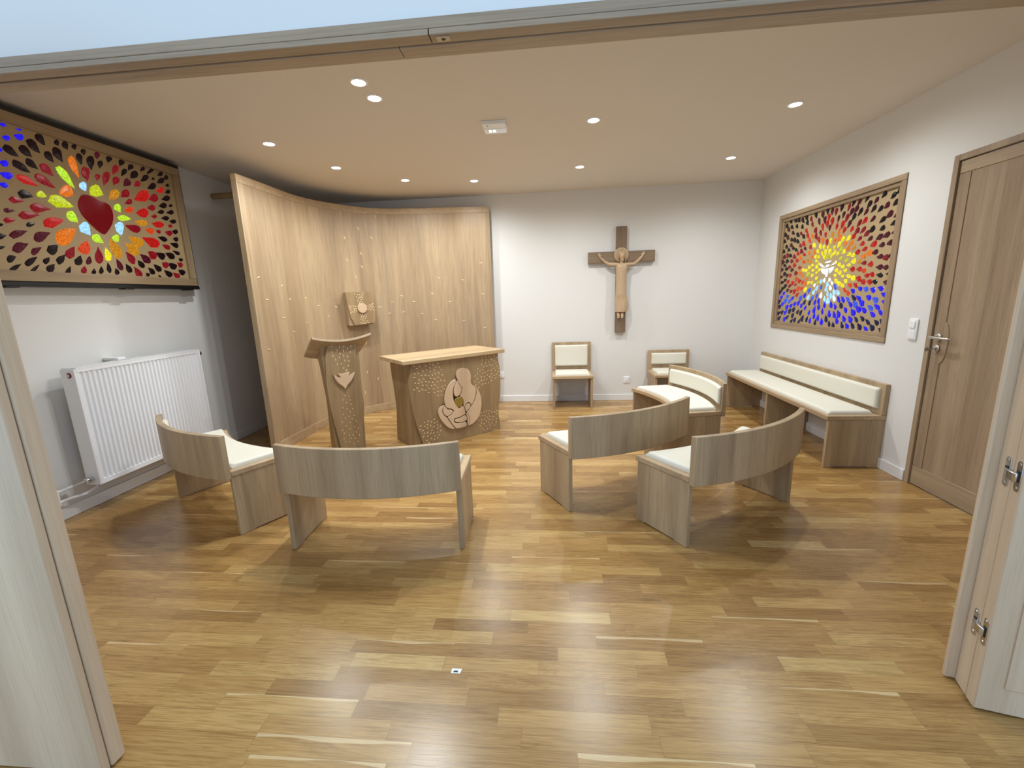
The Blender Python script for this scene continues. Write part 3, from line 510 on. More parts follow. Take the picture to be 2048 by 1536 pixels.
# ------------------------------------------------------------------ altar
ax_, ay_, ath, AL, AW, AZ = -1.0561, 4.1394, 0.7419, 1.1021, 0.5492, 0.8435
t = thing('altar', 'oak altar table with mother and child relief on its front', 'altar', (ax_, ay_, 0), ath)
m = MB(); m.box(-AL/2, AL/2, -AW/2, AW/2, AZ-0.036, AZ); m.build('altar_top', M_top, t, 0.004)
FRONT = -(AW/2-0.04)
side = [(FRONT+0.03, 0), (FRONT+0.03, AZ-0.0365), (0.235, AZ-0.0365), (0.218, 0.658), (0.193, 0.551), (0.174, 0.427), (0.170, 0.315), (0.184, 0.197), (0.205, 0.075), (0.215, 0)]
side = side[:2]+[(p.x, p.y) for p in spline([(a, b, 0) for a, b in side[2:]], 4)]
m = MB(); m.prism(side, lambda p, q, h: (h, p, q), -0.468, 0.462); m.build('body', M_carve, t, 0.002)
Lp = spline([(-0.452, AZ-0.037, 0)]+[(a, b, 0) for a, b in ALTAR_L[1:-1]]+[(-0.385, 0.0, 0)], 5)
Rp = spline([(0.492, AZ-0.037, 0)]+[(a, b, 0) for a, b in ALTAR_R[1:-1]]+[(0.484, 0.0, 0)], 5)
ol = [(p.x, p.y) for p in Lp]+[(p.x, p.y) for p in Rp[::-1]]
m = MB(); m.prism(ol, lambda p, q, h: (p, h, q), FRONT, FRONT+0.0295); ctr = (0.06, 0.40)
for poly in ALTAR_DOTS:
    for p in scatter(poly, 0.031):
        d = Vector((p[0]-ctr[0], 0, p[1]-ctr[1])).normalized()
        d = Matrix.Rotation(random.uniform(-.25, .25), 3, 'Y') @ d
        lens(m, Vector((p[0], FRONT+0.001, p[1])), d, d.cross(Vector((0, 1, 0))), Vector((0, -1, 0)), random.uniform(.012, .0155), 0.0053, 0.004)
m.build('front_panel', [M_carve, M_mark], t, 0.002)
shrink = lambda P, k: [((p[0]-sum(q[0] for q in P)/len(P))*k+sum(q[0] for q in P)/len(P), (p[1]-sum(q[1] for q in P)/len(P))*k+sum(q[1] for q in P)/len(P)) for p in P]
m = MB(); m.prism(smooth_poly(shrink(RELIEF['base'], 0.965), 3), lambda p, q, h: (p, h, q), FRONT-0.006, FRONT+0.002); rb = m.build('relief_backing', M_dark, t)
names = {'A': 'mother_figure', 'B': 'sleeve', 'C': 'child_head', 'D': 'shawl', 'E': 'knee', 'G': 'leg', 'H': 'child_arm', 'I': 'mother_hand', 'J': 'cuff'}
for kx, nm in names.items():
    m = MB(); m.prism(smooth_poly(shrink(RELIEF[kx], 0.985), 3), lambda p, q, h: (p, h, q), FRONT-0.026, FRONT-0.005)
    m.build(nm, M_pale, t, 0.004, seg=3)
m = MB(); m.prism(smooth_poly(shrink(RELIEF['heart'], 0.97), 3), lambda p, q, h: (p, h, q), FRONT-0.024, FRONT-0.005); tag(m.build('heart', M_gold, t, 0.003), 'dull gold heart')

# ------------------------------------------------------------------ lectern
lth = math.radians(44.64)
t = thing('lectern', 'slender oak lectern with dove relief and curved reading desk', 'lectern', (LECT_O[0], LECT_O[1], 0), lth)
prof = [(0.03, 0), (0.03, 1.0), (0.215, 0.905), (0.16, 0.8), (0.115, 0.64), (0.085, 0.52), (0.082, 0.38), (0.1, 0.25), (0.15, 0.08), (0.17, 0)]
prof = prof[:2]+[(p.x, p.y) for p in spline([(a, b, 0) for a, b in prof[2:]], 4)]
def lbody(p, q, h):
    w = 0.155+0.010*max(0, (q-0.88))/0.12
    if q < 0.25: w -= 0.02*(0.25-q)/0.25
    return (h*w, p, q)
m = MB(); m.prism(prof, lbody, -1, 1); m.build('body', M_carve, t, 0.002)
Lp = spline([(a, b, 0) for a, b in LECT_L[:-1]]+[(-0.105, 0.09, 0), (-0.092, 0.0, 0)], 4)
Rp = spline([(a, b, 0) for a, b in LECT_R[:-1]]+[(0.098, 0.0, 0)], 4)
ol = [(p.x, p.y) for p in Lp]+[(p.x, p.y) for p in Rp[::-1]]
lp_ = MB(); lp_.prism(ol, lambda p, q, h: (p, h, q), 0.0, 0.0295)
m = MB(); nx, ny = 20, 2
def desk(s, d, up):
    x = -0.25+0.5*s; y = -0.06+0.32*d; z = 1.049+0.04*(2*s-1)**2-0.176*d+up
    return (x, y, z)
top = [desk(i/nx, j/ny, 0.0) for j in range(ny+1) for i in range(nx+1)]; bot = [tuple(a_+b_ for a_, b_ in zip(desk(i/nx, j/ny, 0), (0, -0.0106, -0.0193))) for j in range(ny+1) for i in range(nx+1)]
n = len(top); fs = []
for j in range(ny):
    for i in range(nx):
        a = j*(nx+1)+i; fs += [(a, a+1, a+nx+2, a+nx+1), (n+a, n+a+nx+1, n+a+nx+2, n+a+1)]
per = list(range(nx+1))+[nx+(nx+1)*j for j in range(1, ny+1)]+[(nx+1)*ny+i for i in range(nx-1, -1, -1)]+[(nx+1)*j for j in range(ny-1, 0, -1)]
for a, b in zip(per, per[1:]+per[:1]): fs.append((a, n+a, n+b, b))
m.add(top+bot, fs); m.build('reading_desk', M_oakx, t, 0.002)
m = MB(); m.prism(LECT_DOVE, lambda p, q, h: (p, h, q), -0.028, 0.001); tag(m.build('dove', M_pale, t, 0.003), 'pale wooden dove relief')
m = lp_
for poly, dm, fan in ((LECT_DOTS[0], 0.034, 0.75), (LECT_DOTS[1], 0.034, 0.6)):
    for p in scatter(poly, dm):
        d = Vector((p[0]*0.5, 0, p[1]-fan)).normalized()
        lens(m, Vector((p[0], 0.001, p[1])), d, d.cross(Vector((0, 1, 0))), Vector((0, -1, 0)), random.uniform(.011, .015) if fan > .7 else .0085, 0.0055, 0.004)
m.build('front_panel', [M_carve, M_mark], t, 0.002)

# ------------------------------------------------------------------ benches and chairs
def seat_unit(name, label, cat, loc, rz, W, D, zs, zb, zt, sag, group=None, pad_lo=0.455, mid_legs=(), deep_legs=None):
    """x lateral, +y toward the back; open box seat on panel legs with a low back board"""
    t = thing(name, label, cat, loc, rz, group)
    a = (lambda x: sag*(1-(2*x/W)**2)) if sag else (lambda x: 0.0)
    tl = 0.028
    LD = D if (sag or deep_legs is None) else D+0.034
    def legp(x0, x1):
        h = zs-0.034; D = LD
        pr = [(0, 0), (0.06, 0), (0.07, 0.007), (D-0.09, 0.007), (D-0.08, 0), (D, 0), (D, h), (0, h)]
        m = MB(); m.prism(pr, lambda p, q, e: (e, p, q), x0, x1); m.build('panel_leg', M_oak, t, 0.004, seg=3)
    legp(-W/2, -W/2+tl); legp(W/2-tl, W/2)
    for xm in mid_legs: legp(xm-tl/2, xm+tl/2)
    n = 24 if sag else 1
    xs = [-W/2-0.004+(W+0.008)*i/n for i in range(n+1)]
    def ribbon(y0, y1, z0, z1):
        m = MB(); k = len(xs)
        lo = [(x, y0+a(x), z0) for x in xs]+[(x, y1+a(x), z0) for x in xs]; hi = [(x, y, z1) for x, y, _ in lo]
        vs = lo+hi; N2 = 2*k; fs = [(0, k, N2+k, N2), (k-1, N2+k-1, N2+2*k-1, 2*k-1)]
        for i in range(k-1):
            fs += [(i, i+1, k+i+1, k+i)[::-1], (N2+i, N2+i+1, N2+k+i+1, N2+k+i), (i, N2+i, N2+i+1, i+1), (k+i, k+i+1, N2+k+i+1, N2+k+i)]
        return m.add(vs, fs)
    ribbon(-0.014, LD, zs-0.0335, zs).build('seat_board', M_lip, t, 0.004, ang=40)
    ribbon(D+0.0005, D+0.034, zb, zt).build('backrest', M_oak, t, 0.003, ang=40)
    cw = W-0.075 if sag else W-0.07
    cushion(cw, D-0.05, 0.034, 0.022, lambda x, y, z: (x, 0.012+y+a(x), zs+z)).build('seat_cushion', M_cream, t, ang=80)
    hp = zt-0.035-pad_lo
    cushion(cw, hp, 0.034, 0.018, lambda x, y, z: (x, D+a(x)-z, pad_lo+y)).build('back_cushion', M_cream, t, ang=80)
    return t
BW, BD = 0.984, 0.368
blab = ['curved oak bench nearest the white radiator, its cream seat turned toward the lectern',
        'curved oak bench in front of the lectern, its back squarely toward the viewer',
        'curved oak bench seen from behind, directly in front of another curved bench showing its cushions',
        'rightmost of the curved oak benches, seen from behind, standing nearest the oak door',
        'curved oak bench with its cream back cushion in view, beside the long straight bench']
poses = [(-2.1241, 2.7619, 4.1941), (-0.9957, 2.4526, 4.7519), (0.3385, 3.1041, 5.2479), (0.9166, 2.7367, 5.3036), (0.9105, 3.8617, 0.1622)]
b0 = None
for (x, y, a), lb in zip(poses, blab):
    if b0 is None: b = b0 = seat_unit('curved_bench', lb, 'bench', (0, 0, 0), 0, BW, BD, 0.41, 0.365, 0.634, 0.093, 'curved benches set in an arc')
    else: b = copy_thing(b0); b['label'] = lb
    b.location = (x, y, 0); b.rotation_euler = (0, 0, a-PI/2)
seat_unit('wall_bench', 'long straight oak bench with cream cushions along the right wall', 'bench', (2.068, 4.215, 0), -PI/2, 1.88, 0.362, 0.41, 0.4105, 0.645, 0, mid_legs=(0.0,), deep_legs=True)
seat_unit('chair', 'oak chair with tall cream back cushion against the back wall, right of the altar', 'chair', (0.262, 5.10, 0), 0, 0.482, 0.352, 0.405, 0.30, 0.775, 0, pad_lo=0.475)
seat_unit('low_chair', 'low backed oak chair against the back wall, half hidden by a curved bench', 'chair', (1.468, 5.075, 0), 0, 0.492, 0.377, 0.405, 0.30, 0.650, 0, pad_lo=0.475)

# ------------------------------------------------------------------ crucifix
t = thing('crucifix', 'large oak wall crucifix with a pale carved robed figure', 'crucifix', (0.866, YB, 0))
X0 = 0.866
m = MB(); m.box(-0.063, 0.063, -0.055, -0.012, 0.880, 1.7225); m.box(-0.063, 0.063, -0.055, -0.012, 1.8565, 2.141); m.build('upright_beam', M_cross, t, 0.003)
m = MB(); m.box(-0.396, 0.396, -0.055, -0.012, 1.723, 1.856); m.build('cross_arm', M_crossx, t, 0.003)
m = MB(); m.box(-0.05, 0.05, -0.0125, 0.0, 1.0, 2.0); m.build('wall_mount', M_cross, t)
m = MB(); m.disc_stack((-0.003, -0.058, 1.812), (0, -1, 0), [(0.086, 0), (0.086, 0.014), (0.08, 0.018), (0.05, 0.016)], 40); m.build('halo', M_statue, t)
# figure: one continuous carved body (voxel-joined), robe below
f = MB()
def ell(c, r, n=14, k=10):
    vs = []; fs = []
    for j in range(k+1):
        p = PI*j/k
        for i in range(n): vs.append((c[0]+r[0]*math.sin(p)*math.cos(2*PI*i/n), c[1]+r[1]*math.sin(p)*math.sin(2*PI*i/n), c[2]+r[2]*math.cos(p)))
    for j in range(k):
        for i in range(n): fs.append((j*n+i, j*n+(i+1) % n, (j+1)*n+(i+1) % n, (j+1)*n+i))
    f.add(vs, fs)
YH = -0.095
ell((0.0, YH-0.006, 1.795), (0.033, 0.038, 0.050)); ell((0.0, YH-0.016, 1.772), (0.022, 0.026, 0.030))     # skull, jaw
ell((0.0, YH-0.042, 1.788), (0.0065, 0.010, 0.014)); ell((0.0, YH-0.036, 1.767), (0.011, 0.007, 0.004))       # nose, mouth
ell((-0.012, YH-0.036, 1.800), (0.007, 0.005, 0.004)); ell((0.012, YH-0.036, 1.800), (0.007, 0.005, 0.004))  # eyes
f.tube([(0, YH+0.006, 1.76), (0, YH+0.012, 1.70)], [0.019, 0.022], 14)
for s, pts in ((-1, [(-0.078, 1.700), (-0.145, 1.706), (-0.193, 1.735), (-0.252, 1.790)]), (1, [(0.077, 1.697), (0.146, 1.702), (0.195, 1.739), (0.243, 1.791)])):
    q = [(0.02*s, YH+0.005, 1.690)]+[(x, YH+0.012+0.02*i/3, z) for i, (x, z) in enumerate(pts)]
    f.tube(q, [0.028, 0.025, 0.0205, 0.0175, 0.0125], 14)
    hx, hz = pts[-1]; hd = Vector((0.34*s, 0, 0.94)) if s < 0 else Vector((0.42, 0, 0.91)); hd.normalize(); sd = Vector((hd.z, 0, -hd.x)); hy = YH+0.030
    base = Vector((hx, hy, hz))
    f.tube([base-hd*0.006, base+hd*0.014, base+hd*0.030], [0.011, 0.0145, 0.013], 12)                     # palm
    for kf, (o, ln, sp) in enumerate(((-0.0095, 0.026, -0.12), (-0.0032, 0.030, -0.03), (0.0032, 0.029, 0.04), (0.0092, 0.023, 0.14))):
        p0 = base+hd*0.026+sd*o; dd = (hd+sd*sp).normalized()
        f.tube([p0, p0+dd*ln*0.55+Vector((0, -0.001, 0)), p0+dd*ln+Vector((0, -0.005, 0))], [0.0042, 0.0038, 0.0028], 8)
    tb = base+hd*0.008-sd*0.010*s
    f.tube([tb, tb-sd*0.010*s+hd*0.010, tb-sd*0.013*s+hd*0.022], [0.0048, 0.0042, 0.003], 8)               # thumb
# torso core and legs inside the robe, feet
ell((0.0, YH+0.01, 1.64), (0.058, 0.036, 0.075)); f.tube([(0, YH+0.01, 1.64), (-0.003, YH+0.01, 1.40), (-0.003, YH+0.008, 1.22)], [0.05, 0.045, 0.045], 14)
for x in (-0.032, 0.012):
    f.tube([(x, YH+0.008, 1.25), (x, YH+0.006, 1.135)], [0.022, 0.0145], 12)
    f.tube([(x, YH+0.012, 1.137), (x, YH-0.006, 1.105), (x+0.002, YH-0.018, 1.075)], [0.0195, 0.019, 0.014], 12)
    for kt in range(5): f.tube([(x-0.012+0.006*kt, YH-0.018, 1.080), (x-0.012+0.006*kt, YH-0.025, 1.064-0.002*(2-abs(kt-1)))], [0.0042, 0.0032], 6)
fig = f.build('carved_figure', M_statue, t, ang=180)
rm = fig.modifiers.new('join', 'REMESH'); rm.mode = 'VOXEL'; rm.voxel_size = 0.0026; rm.use_smooth_shade = True
sm = fig.modifiers.new('soften', 'SMOOTH'); sm.factor = 0.4; sm.iterations = 2
# hair and beard
def ringloft(secs, n=28, wob=None):
    m = MB(); vs = []
    for j, (cx_, cy_, rx, ry, z) in enumerate(secs):
        for i in range(n):
            an = 2*PI*i/n; w = 1+(wob(an, j/(len(secs)-1)) if wob else 0)
            vs.append((cx_+rx*w*math.cos(an), cy_+ry*w*math.sin(an), z))
    fs = [(j*n+i, j*n+(i+1) % n, (j+1)*n+(i+1) % n, (j+1)*n+i) for j in range(len(secs)-1) for i in range(n)]
    fs += [tuple(range(n))[::-1], tuple(range((len(secs)-1)*n, len(secs)*n))]
    return m.add(vs, fs)
h = MB()
for s in (-1, 1): h.tube([(0.004*s, YH-0.01, 1.846), (0.028*s, YH+0.002, 1.83), (0.040*s, YH+0.010, 1.795), (0.043*s, YH+0.014, 1.755), (0.040*s, YH+0.020, 1.722)], [0.012, 0.014, 0.013, 0.012, 0.008], 10)
h.tube([(-0.012, YH-0.03, 1.752), (0.0, YH-0.036, 1.742), (0.012, YH-0.03, 1.752)], [0.008, 0.011, 0.008], 10)
h.build('hair', M_statue, fig, ang=180)
robe = [(0.0, YH+0.008, 0.030, 0.024, 1.713), (0.0, YH+0.008, 0.072, 0.034, 1.700), (0.0, YH+0.008, 0.070, 0.040, 1.66), (-0.003, YH+0.008, 0.063, 0.040, 1.60), (-0.003, YH+0.008, 0.060, 0.040, 1.48),
        (-0.004, YH+0.008, 0.063, 0.042, 1.36), (-0.004, YH+0.007, 0.065, 0.044, 1.325), (-0.002, YH+0.008, 0.069, 0.042, 1.318), (0.002, YH+0.008, 0.078, 0.044, 1.26), (0.006, YH+0.008, 0.080, 0.046, 1.22), (0.000, YH+0.008, 0.073, 0.046, 1.15), (-0.002, YH+0.008, 0.070, 0.044, 1.136)]
ringloft(robe, 36, lambda a, v: 0.03*v*math.sin(5*a+2*v)+0.015*math.sin(9*a)*v).build('robe', M_statue, fig, ang=50)

# ------------------------------------------------------------------ stained glass
GP = []
def glass_parts(t):
    """the hundred largest pieces as parts, the rest as one part"""
    GP.sort(key=lambda p: -p[0]); rest = MB(); used = []
    for k, (ar, vs, fs, mi) in enumerate(GP):
        if k < 100: q = MB(); q.add(vs, fs); q.build('glass_piece', GM[mi], t, smooth=False)
        else: rest.add(vs, fs, mi)
    if rest.v: tag(rest.build('glass_mosaic', GM, t, smooth=False), kind='stuff')
    GP.clear()
def drop(m, c, e, g, mi, X, sgn, rng):
    """teardrop on plane x=X: centre c, long half-axis e/2 (tip), half-width g/2"""
    c = Vector(c); e = Vector(e)*0.555; g = Vector(g)*0.555; k = 14; pts = []
    j = [1+rng.uniform(-.10, .10) for _ in range(k)]
    for i in range(k):
        a = 2*PI*i/k
        u = math.cos(a); w = math.sin(a)*min(1, 0.78*(1-u)**0.62+0.0)*1.12
        pts.append(c+e*u*(1 if i == 0 else j[i])+g*w*j[i])
    vs = [(X, p.x, p.y) for p in pts]+[(X+sgn*0.004, c.x+(p.x-c.x)*.86, c.y+(p.y-c.y)*.86) for p in pts]+[(X+sgn*0.0065, c.x-e.x*.15, c.y-e.y*.15)]
    fs = [(i, (i+1) % k, k+(i+1) % k, k+i) for i in range(k)]+[(k+i, k+(i+1) % k, 2*k) for i in range(k)]
    GP.append((e.length*g.length, vs, fs, mi))
keys = list(G); GM = [G[k] for k in keys]
rng = random.Random(3)
# left light box with the heart
t = thing('stained_glass_panel', 'backlit stained glass panel with a dark red heart on the left wall', 'stained glass', (XL, 2.75, 1.55))
ox, oy, oz = XL, 2.75, 1.55
y0, y1, z0, z1 = 1.72, 3.69, 1.549, 2.524
lb = lambda x0, x1, a, b, c, d, m: m.box(x0-ox, x1-ox, a-oy, b-oy, c-oz, d-oz)
m = MB(); lb(XL, -3.186, y0-0.005, y1+0.012, z0-0.004, z1+0.03, m); lb(-3.186, -3.152, y1+0.0005, y1+0.007, z0-0.004, z1+0.006, m)
lb(-3.186, -3.149, y0, y1+0.005, z1+0.0005, z1+0.026, m); lb(XL, -3.19, y1+0.01, y1+0.045, z0-0.03, z0+0.19, m)
m.build('light_box', M_black, t, 0.002)
m = MB(); lb(XL, -3.145, y0-0.005, y1+0.008, z0-0.031, z0-0.0045, m)
bk = m.build('support_rail', M_black, t, 0.002)
for yc in (2.33, 3.05, 3.60):
    m = MB(); lb(-3.20, -3.14, yc-0.05, yc+0.02, z0-0.040, z0-0.0315, m); m.build('rail_clip', M_black, t, 0.002)
fw = 0.062
for a, b, c, d, nm, mt in ((y0, y1, z0, z0+fw, 'frame_rail', M_frame), (y0, y1, z1-fw, z1, 'frame_rail', M_frame), (y0, y0+fw, z0+fw, z1-fw, 'frame_stile', M_framez), (y1-fw, y1, z0+fw, z1-fw, 'frame_stile', M_framez)):
    m = MB(); lb(-3.1855, -3.150, a, b, c, d, m); m.build(nm, mt, t, 0.003)
m = MB(); lb(-3.1852, -3.172, y0+fw, y1-fw, z0+fw, z1-fw, m); m.build('board', M_board, t)
m = MB(); sc = lambda p: (p[0]-oy, p[1]-oz)
s_ = (3.25-0.0+(-3.171+3.15)*-1)/3.25
proj = lambda y, z: ((y)*(3.171/3.15), 1.36+(z-1.36)*(3.171/3.15))
occ = []
for y, z, ey, ez, gy, gz, c in LEFT_GLASS:
    py, pz = proj(y, z); occ.append((py, pz))
    if not (z0+fw+.008 < pz < z1-fw-.008 and py < y1-fw-.008): 
        pz = min(max(pz, z0+fw+.012), z1-fw-.012); py = min(py, y1-fw-.012)
        ez *= 0.7; ey *= 0.8
    drop(m, (py-oy, pz-oz), (ey, ez), (gy, gz), keys.index('L' if c == 'Y' and rng.random() < .5 else c), -3.1722-ox, 1, rng)
# further pieces of the same pattern beyond the edge of view
hy_, hz_ = 2.90, 2.02
for p in scatter([(y0+fw+.03, z0+fw+.03), (2.42, z0+fw+.03), (2.30, 2.0), (2.42, z1-fw-.03), (y0+fw+.03, z1-fw-.03)], 0.075, 900):
    if all((p[0]-a)**2+(p[1]-b)**2 > 0.062**2 for a, b in occ):
        d = Vector((hy_-p[0], hz_-p[1])).normalized()
        drop(m, (p[0]-oy, p[1]-oz), d*0.07, Vector((-d.y, d.x))*0.038, keys.index('B' if p[1] > 1.95 else rng.choice('MDC')), -3.1722-ox, 1, rng)
glass_parts(t)
m = MB(); hp = smooth_poly([(a-oy, b-oz) for a, b in [proj(*q) for q in HEART]], 2)
m.prism(hp, lambda p, q, h: (h, p, q), -3.173-ox, -3.166-ox); tag(m.build('heart_glass', P('deep_red_glass', (34, 0, 2), 0.1, spec=0.2, emis=(104, 3, 12), es=0.9), t, 0.002), 'large smooth dark red glass heart')

# right window with the dove
t = thing('stained_glass_window', 'oak framed stained glass window with a white dove set in the right wall', 'stained glass', (XR, (WY0+WY1)/2, WZ0))
ox, oy, oz = XR, (WY0+WY1)/2, WZ0
g = 0.002
m = MB(); a, b, c, d = WY0+g, WY1-g, WZ0+g, WZ1-g
fw = 0.042
def fr(nm, mt, q, r):
    m = MB(); lb(XR-0.010, XR+0.05, *q, m); lb(XR+0.004, XR+0.05, *r, m); m.build(nm, mt, t, 0.003)
e = 0.001
fr('frame_rail', M_frame, (a, b, c, c+fw), (a+fw, b-fw, c+fw, c+fw+0.03)); fr('frame_rail', M_frame, (a, b, d-fw, d), (a+fw, b-fw, d-fw-0.03, d-fw))
fr('frame_stile', M_framez, (a, a+fw, c+fw, d-fw), (a+fw, a+fw+0.03, c+fw+.03, d-fw-.03)); fr('frame_stile', M_framez, (b-fw, b, c+fw, d-fw), (b-fw-0.03, b-fw, c+fw+.03, d-fw-.03))
XG = XR+0.022
m = MB(); lb(XG, XG+0.014, a+fw+.03, b-fw-.03, c+fw+.03, d-fw-.03, m); m.build('board', M_board, t)
m = MB(); lb(XR+0.05, XR+0.135, a, b, c, d, m); m.build('light_box', M_black, t)
m = MB(); ya, yb, za, zb_ = a+fw+.042, b-fw-.042, c+fw+.042, d-fw-.042
dy, dz = 4.205, 1.52
pts = []; rr = random.Random(11)
def rad(p): return math.hypot((p[0]-dy)/0.78, (p[1]-dz)/0.53)
for _ in range(26000):
    p = (rr.uniform(ya, yb), rr.uniform(za, zb_)); r = rad(p)
    if abs(p[0]-dy) < 0.105 and -0.10 < p[1]-dz < 0.09: continue
    dm = 0.036+0.019*min(1, r/0.7)
    if all((p[0]-q[0])**2+((p[1]-q[1])*1.0)**2 > ((dm+q[2])/2)**2 for q in pts): pts.append((p[0], p[1], dm))
for y, z, dm in pts:
    r = rad((y, z)); jr = r+rr.uniform(-.08, .08); v = z-dz
    low = z < dz-0.20+0.06*math.sin(y*9) or (v < -0.06 and abs(y-dy) < -v*0.9)
    if low:
        q = math.hypot((y-dy), v)+rr.uniform(-.05, .05)
        if z < za+0.17+rr.uniform(-.05, .05) and abs(y-dy) < 2: k_ = rr.choice('NNB') if z < za+0.09 else rr.choice('NBB')
        elif q < 0.19: k_ = rr.choice('VVVW')
        elif q < 0.30: k_ = rr.choice('WVKW')
        elif q < 0.40: k_ = rr.choice('KBWK')
        else: k_ = rr.choice('BBBKN') if r < 1.0 else rr.choice('BN')
    elif jr < 0.36: k_ = rr.choice('YYYYL')
    elif jr < 0.50: k_ = rr.choice('YOYAO')
    elif jr < 0.64: k_ = rr.choice('OFFRR')
    elif jr < 0.80: k_ = rr.choice('RCRCM')
    elif jr < 0.92: k_ = rr.choice('CMMD')
    else: k_ = rr.choice('MDDD')
    d = Vector((dy-y, dz-z)).normalized(); Lg = dm*rr.uniform(1.0, 1.32); wd = Lg*rr.uniform(.52, .74)
    if r < 0.35: Lg *= 0.9
    drop(m, (y-oy, z-oz), d*Lg, Vector((-d.y, d.x))*wd, keys.index(k_), XG-ox+0.0002, -1, rr)
glass_parts(t)
m = MB()
for poly in DOVE_GLASS: m.prism([(p[0]-oy, p[1]-oz) for p in poly], lambda p, q, h: (h, p, q), XG-ox+0.001, XG-ox-0.006)
tag(m.build('dove_glass', G['V'], t, 0.001), 'white glass pieces forming a flying dove')

# ------------------------------------------------------------------ radiator
t = thing('radiator', 'white ribbed panel radiator on the left wall below the heart panel', 'radiator', (XL+0.003, 2.456, 0))
ry1 = 3.474-2.456; xa, xb = 0.09, 0.19; rz0, rz1 = 0.20, 1.0
nr = 30; pr = [(xb-0.018, 0.0)]
wv = []
for i in range(nr):
    c = 0.03+(ry1-0.06)*(i+.5)/nr; hw = (ry1-0.06)/nr/2
    for u, dx in ((-0.95, 0), (-0.55, -0.010), (0.1, -0.010), (0.5, 0)): wv.append((xb+dx, c+u*hw))
ol = [(xb, 0.012)]+wv+[(xb, ry1-0.012), (xb-0.012, ry1-0.012), (xb-0.012, 0.012)]
m = MB(); m.prism([(q, p) for p, q in ol], lambda p, q, h: (q, p, h), rz0+0.035, rz1-0.03); m.build('front_panel', M_white, t, ang=20)
m = MB(); m.box(xb-0.014, xb, 0.0125, ry1-0.0125, rz0, rz0+0.0345); m.box(xb-0.014, xb, 0.0125, ry1-0.0125, rz1-0.0295, rz1-0.006); m.box(xa, xa+0.012, 0.0125, ry1-0.0125, rz0, rz1-0.006); m.build('panel_sheet', M_white, t, 0.002)
for q in (0, ry1-0.012):
    m = MB(); m.box(xa, xb+0.001, q, q+0.012, rz0, rz1-0.004); m.build('side_cover', M_white, t, 0.003)
m = MB()
m.box(xa+0.001, xa+0.03, 0.013, ry1-0.013, rz1-0.0055, rz1+0.002); m.box(xb-0.03, xb+0.001, 0.013, ry1-0.013, rz1-0.0055, rz1+0.002)
for i in range(34): yy = 0.02+(ry1-0.04)*i/33; m.box(xa+0.03, xb-0.03, yy-0.006, yy+0.006, rz1-0.0055, rz1+0.001)
m.build('top_grille', M_white, t)
m = MB(); m.box(0.0, xa+0.03, 0.36, 0.42, rz1+0.002, rz1+0.022); m.build('wall_bracket', M_plastic, t, 0.004)
m = MB(); m.disc_stack((0.15, 0.0, rz1-0.045), (0, -1, 0), [(0.013, 0), (0.013, 0.012), (0.009, 0.016)], 16); m.build('bleed_plug', M_chrome, t)
m = MB(); m.disc_stack((0.15, 0.0, rz1-0.045), (0, -1, 0), [(0.018, -0.001), (0.018, 0.003)], 16); m.build('plug_washer', M_red, t)
m = MB(); m.disc_stack((0.14, ry1, rz1-0.04), (0, 1, 0), [(0.014, 0), (0.014, 0.02), (0.02, 0.024), (0.02, 0.05), (0.015, 0.055)], 18); m.build('thermostat_knob', M_black, t)
m = MB(); m.disc_stack((0.14, 0.0, rz0+0.045), (0, -1, 0), [(0.016, 0), (0.016, 0.02), (0.021, 0.022), (0.021, 0.045), (0.013, 0.047)], 18)
m.tube([(0.14, -0.03, rz0+0.045), (0.10, -0.045, rz0+0.03), (0.06, -0.06, rz0+0.018)], 0.011, 12); m.build('valve', M_chrome, t)
m = MB(); m.tube([(0.06, -0.055, 0.218), (0.055, -0.12, 0.215), (0.055, -0.95, 0.215)], 0.0095, 12); m.tube([(0.10, 0.05, 0.20), (0.10, 0.05, 0.165), (0.085, -0.02, 0.145), (0.055, -0.10, 0.145), (0.055, -0.95, 0.145)], 0.0095, 12); m.build('pipe', M_white, t)
m = MB()
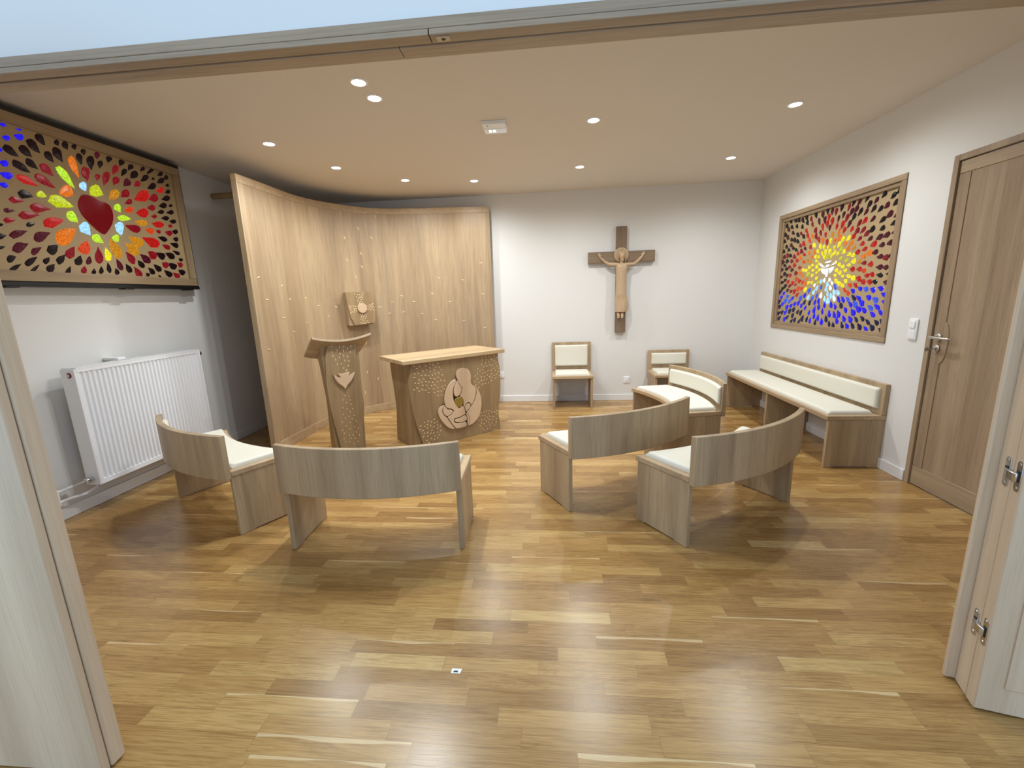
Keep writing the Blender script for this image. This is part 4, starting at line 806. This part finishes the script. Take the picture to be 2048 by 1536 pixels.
for yy in (-0.16, -0.8): m.box(0, 0.068, yy-0.008, yy+0.008, 0.130, 0.232)
m.build('pipe_clip', M_plastic, t, 0.003)

# ------------------------------------------------------------------ small things
t = thing('light_switch', 'double white switch plate on the right wall beside the oak door', 'light switch', (XR, 3.150, 0.985))
m = MB(); m.box(-0.011, 0, -0.036, 0.036, 0, 0.142); m.build('plate', M_plastic, t, 0.005, seg=3)
m = MB(); m.box(-0.017, -0.0105, -0.022, 0.022, 0.078, 0.126); m.build('rocker', M_plastic, t, 0.003)
m = MB(); m.box(-0.0135, -0.0105, -0.024, 0.024, 0.012, 0.064); so = m.build('socket_insert', M_white, t, 0.002)
m = MB()
for yy in (-0.010, 0.010): m.disc_stack((-0.0134, yy, 0.04), (-1, 0, 0), [(0.0035, 0), (0.0035, 0.0006)], 12)
m.build('socket_hole', M_lens, so)
def outlet(loc, label):
    t = thing('wall_outlet', label, 'socket', loc)
    m = MB(); m.box(-0.038, 0.038, -0.010, 0, 0, 0.086); m.build('plate', M_plastic, t, 0.005, seg=3)
    m = MB(); m.box(-0.024, 0.024, -0.0125, -0.0095, 0.018, 0.068); m.build('insert', M_white, t, 0.002)
    m = MB(); m.box(-0.014, 0.014, -0.0135, -0.0120, 0.040, 0.050); m.build('slot', M_lens, t, 0.001)
outlet((0.966, YB, 0.228), 'white wall outlet below the crucifix, right of the tall backed chair')
outlet((-0.650, YB, 0.318), 'white wall outlet low on the back wall at the right edge of the altar')
t = thing('floor_plate', 'small white plate with a dark slot set in the wooden floor near the viewer', 'floor plate', (-0.367, 1.322, 0))
m = MB(); m.prism([(-0.019, -0.010), (0.015, -0.010), (0.020, 0.010), (-0.018, 0.010)], lambda p, q, h: (p, q, h), 0.0, 0.0012); m.build('plate', M_plastic, t)
m = MB(); m.prism([(-0.011, -0.0065), (0.007, -0.0065), (0.007, -0.001), (0.003, 0.0015), (-0.006, 0.0015), (-0.011, -0.003)], lambda p, q, h: (p, q, h), 0.0012, 0.0016); m.build('slot', M_black, t)
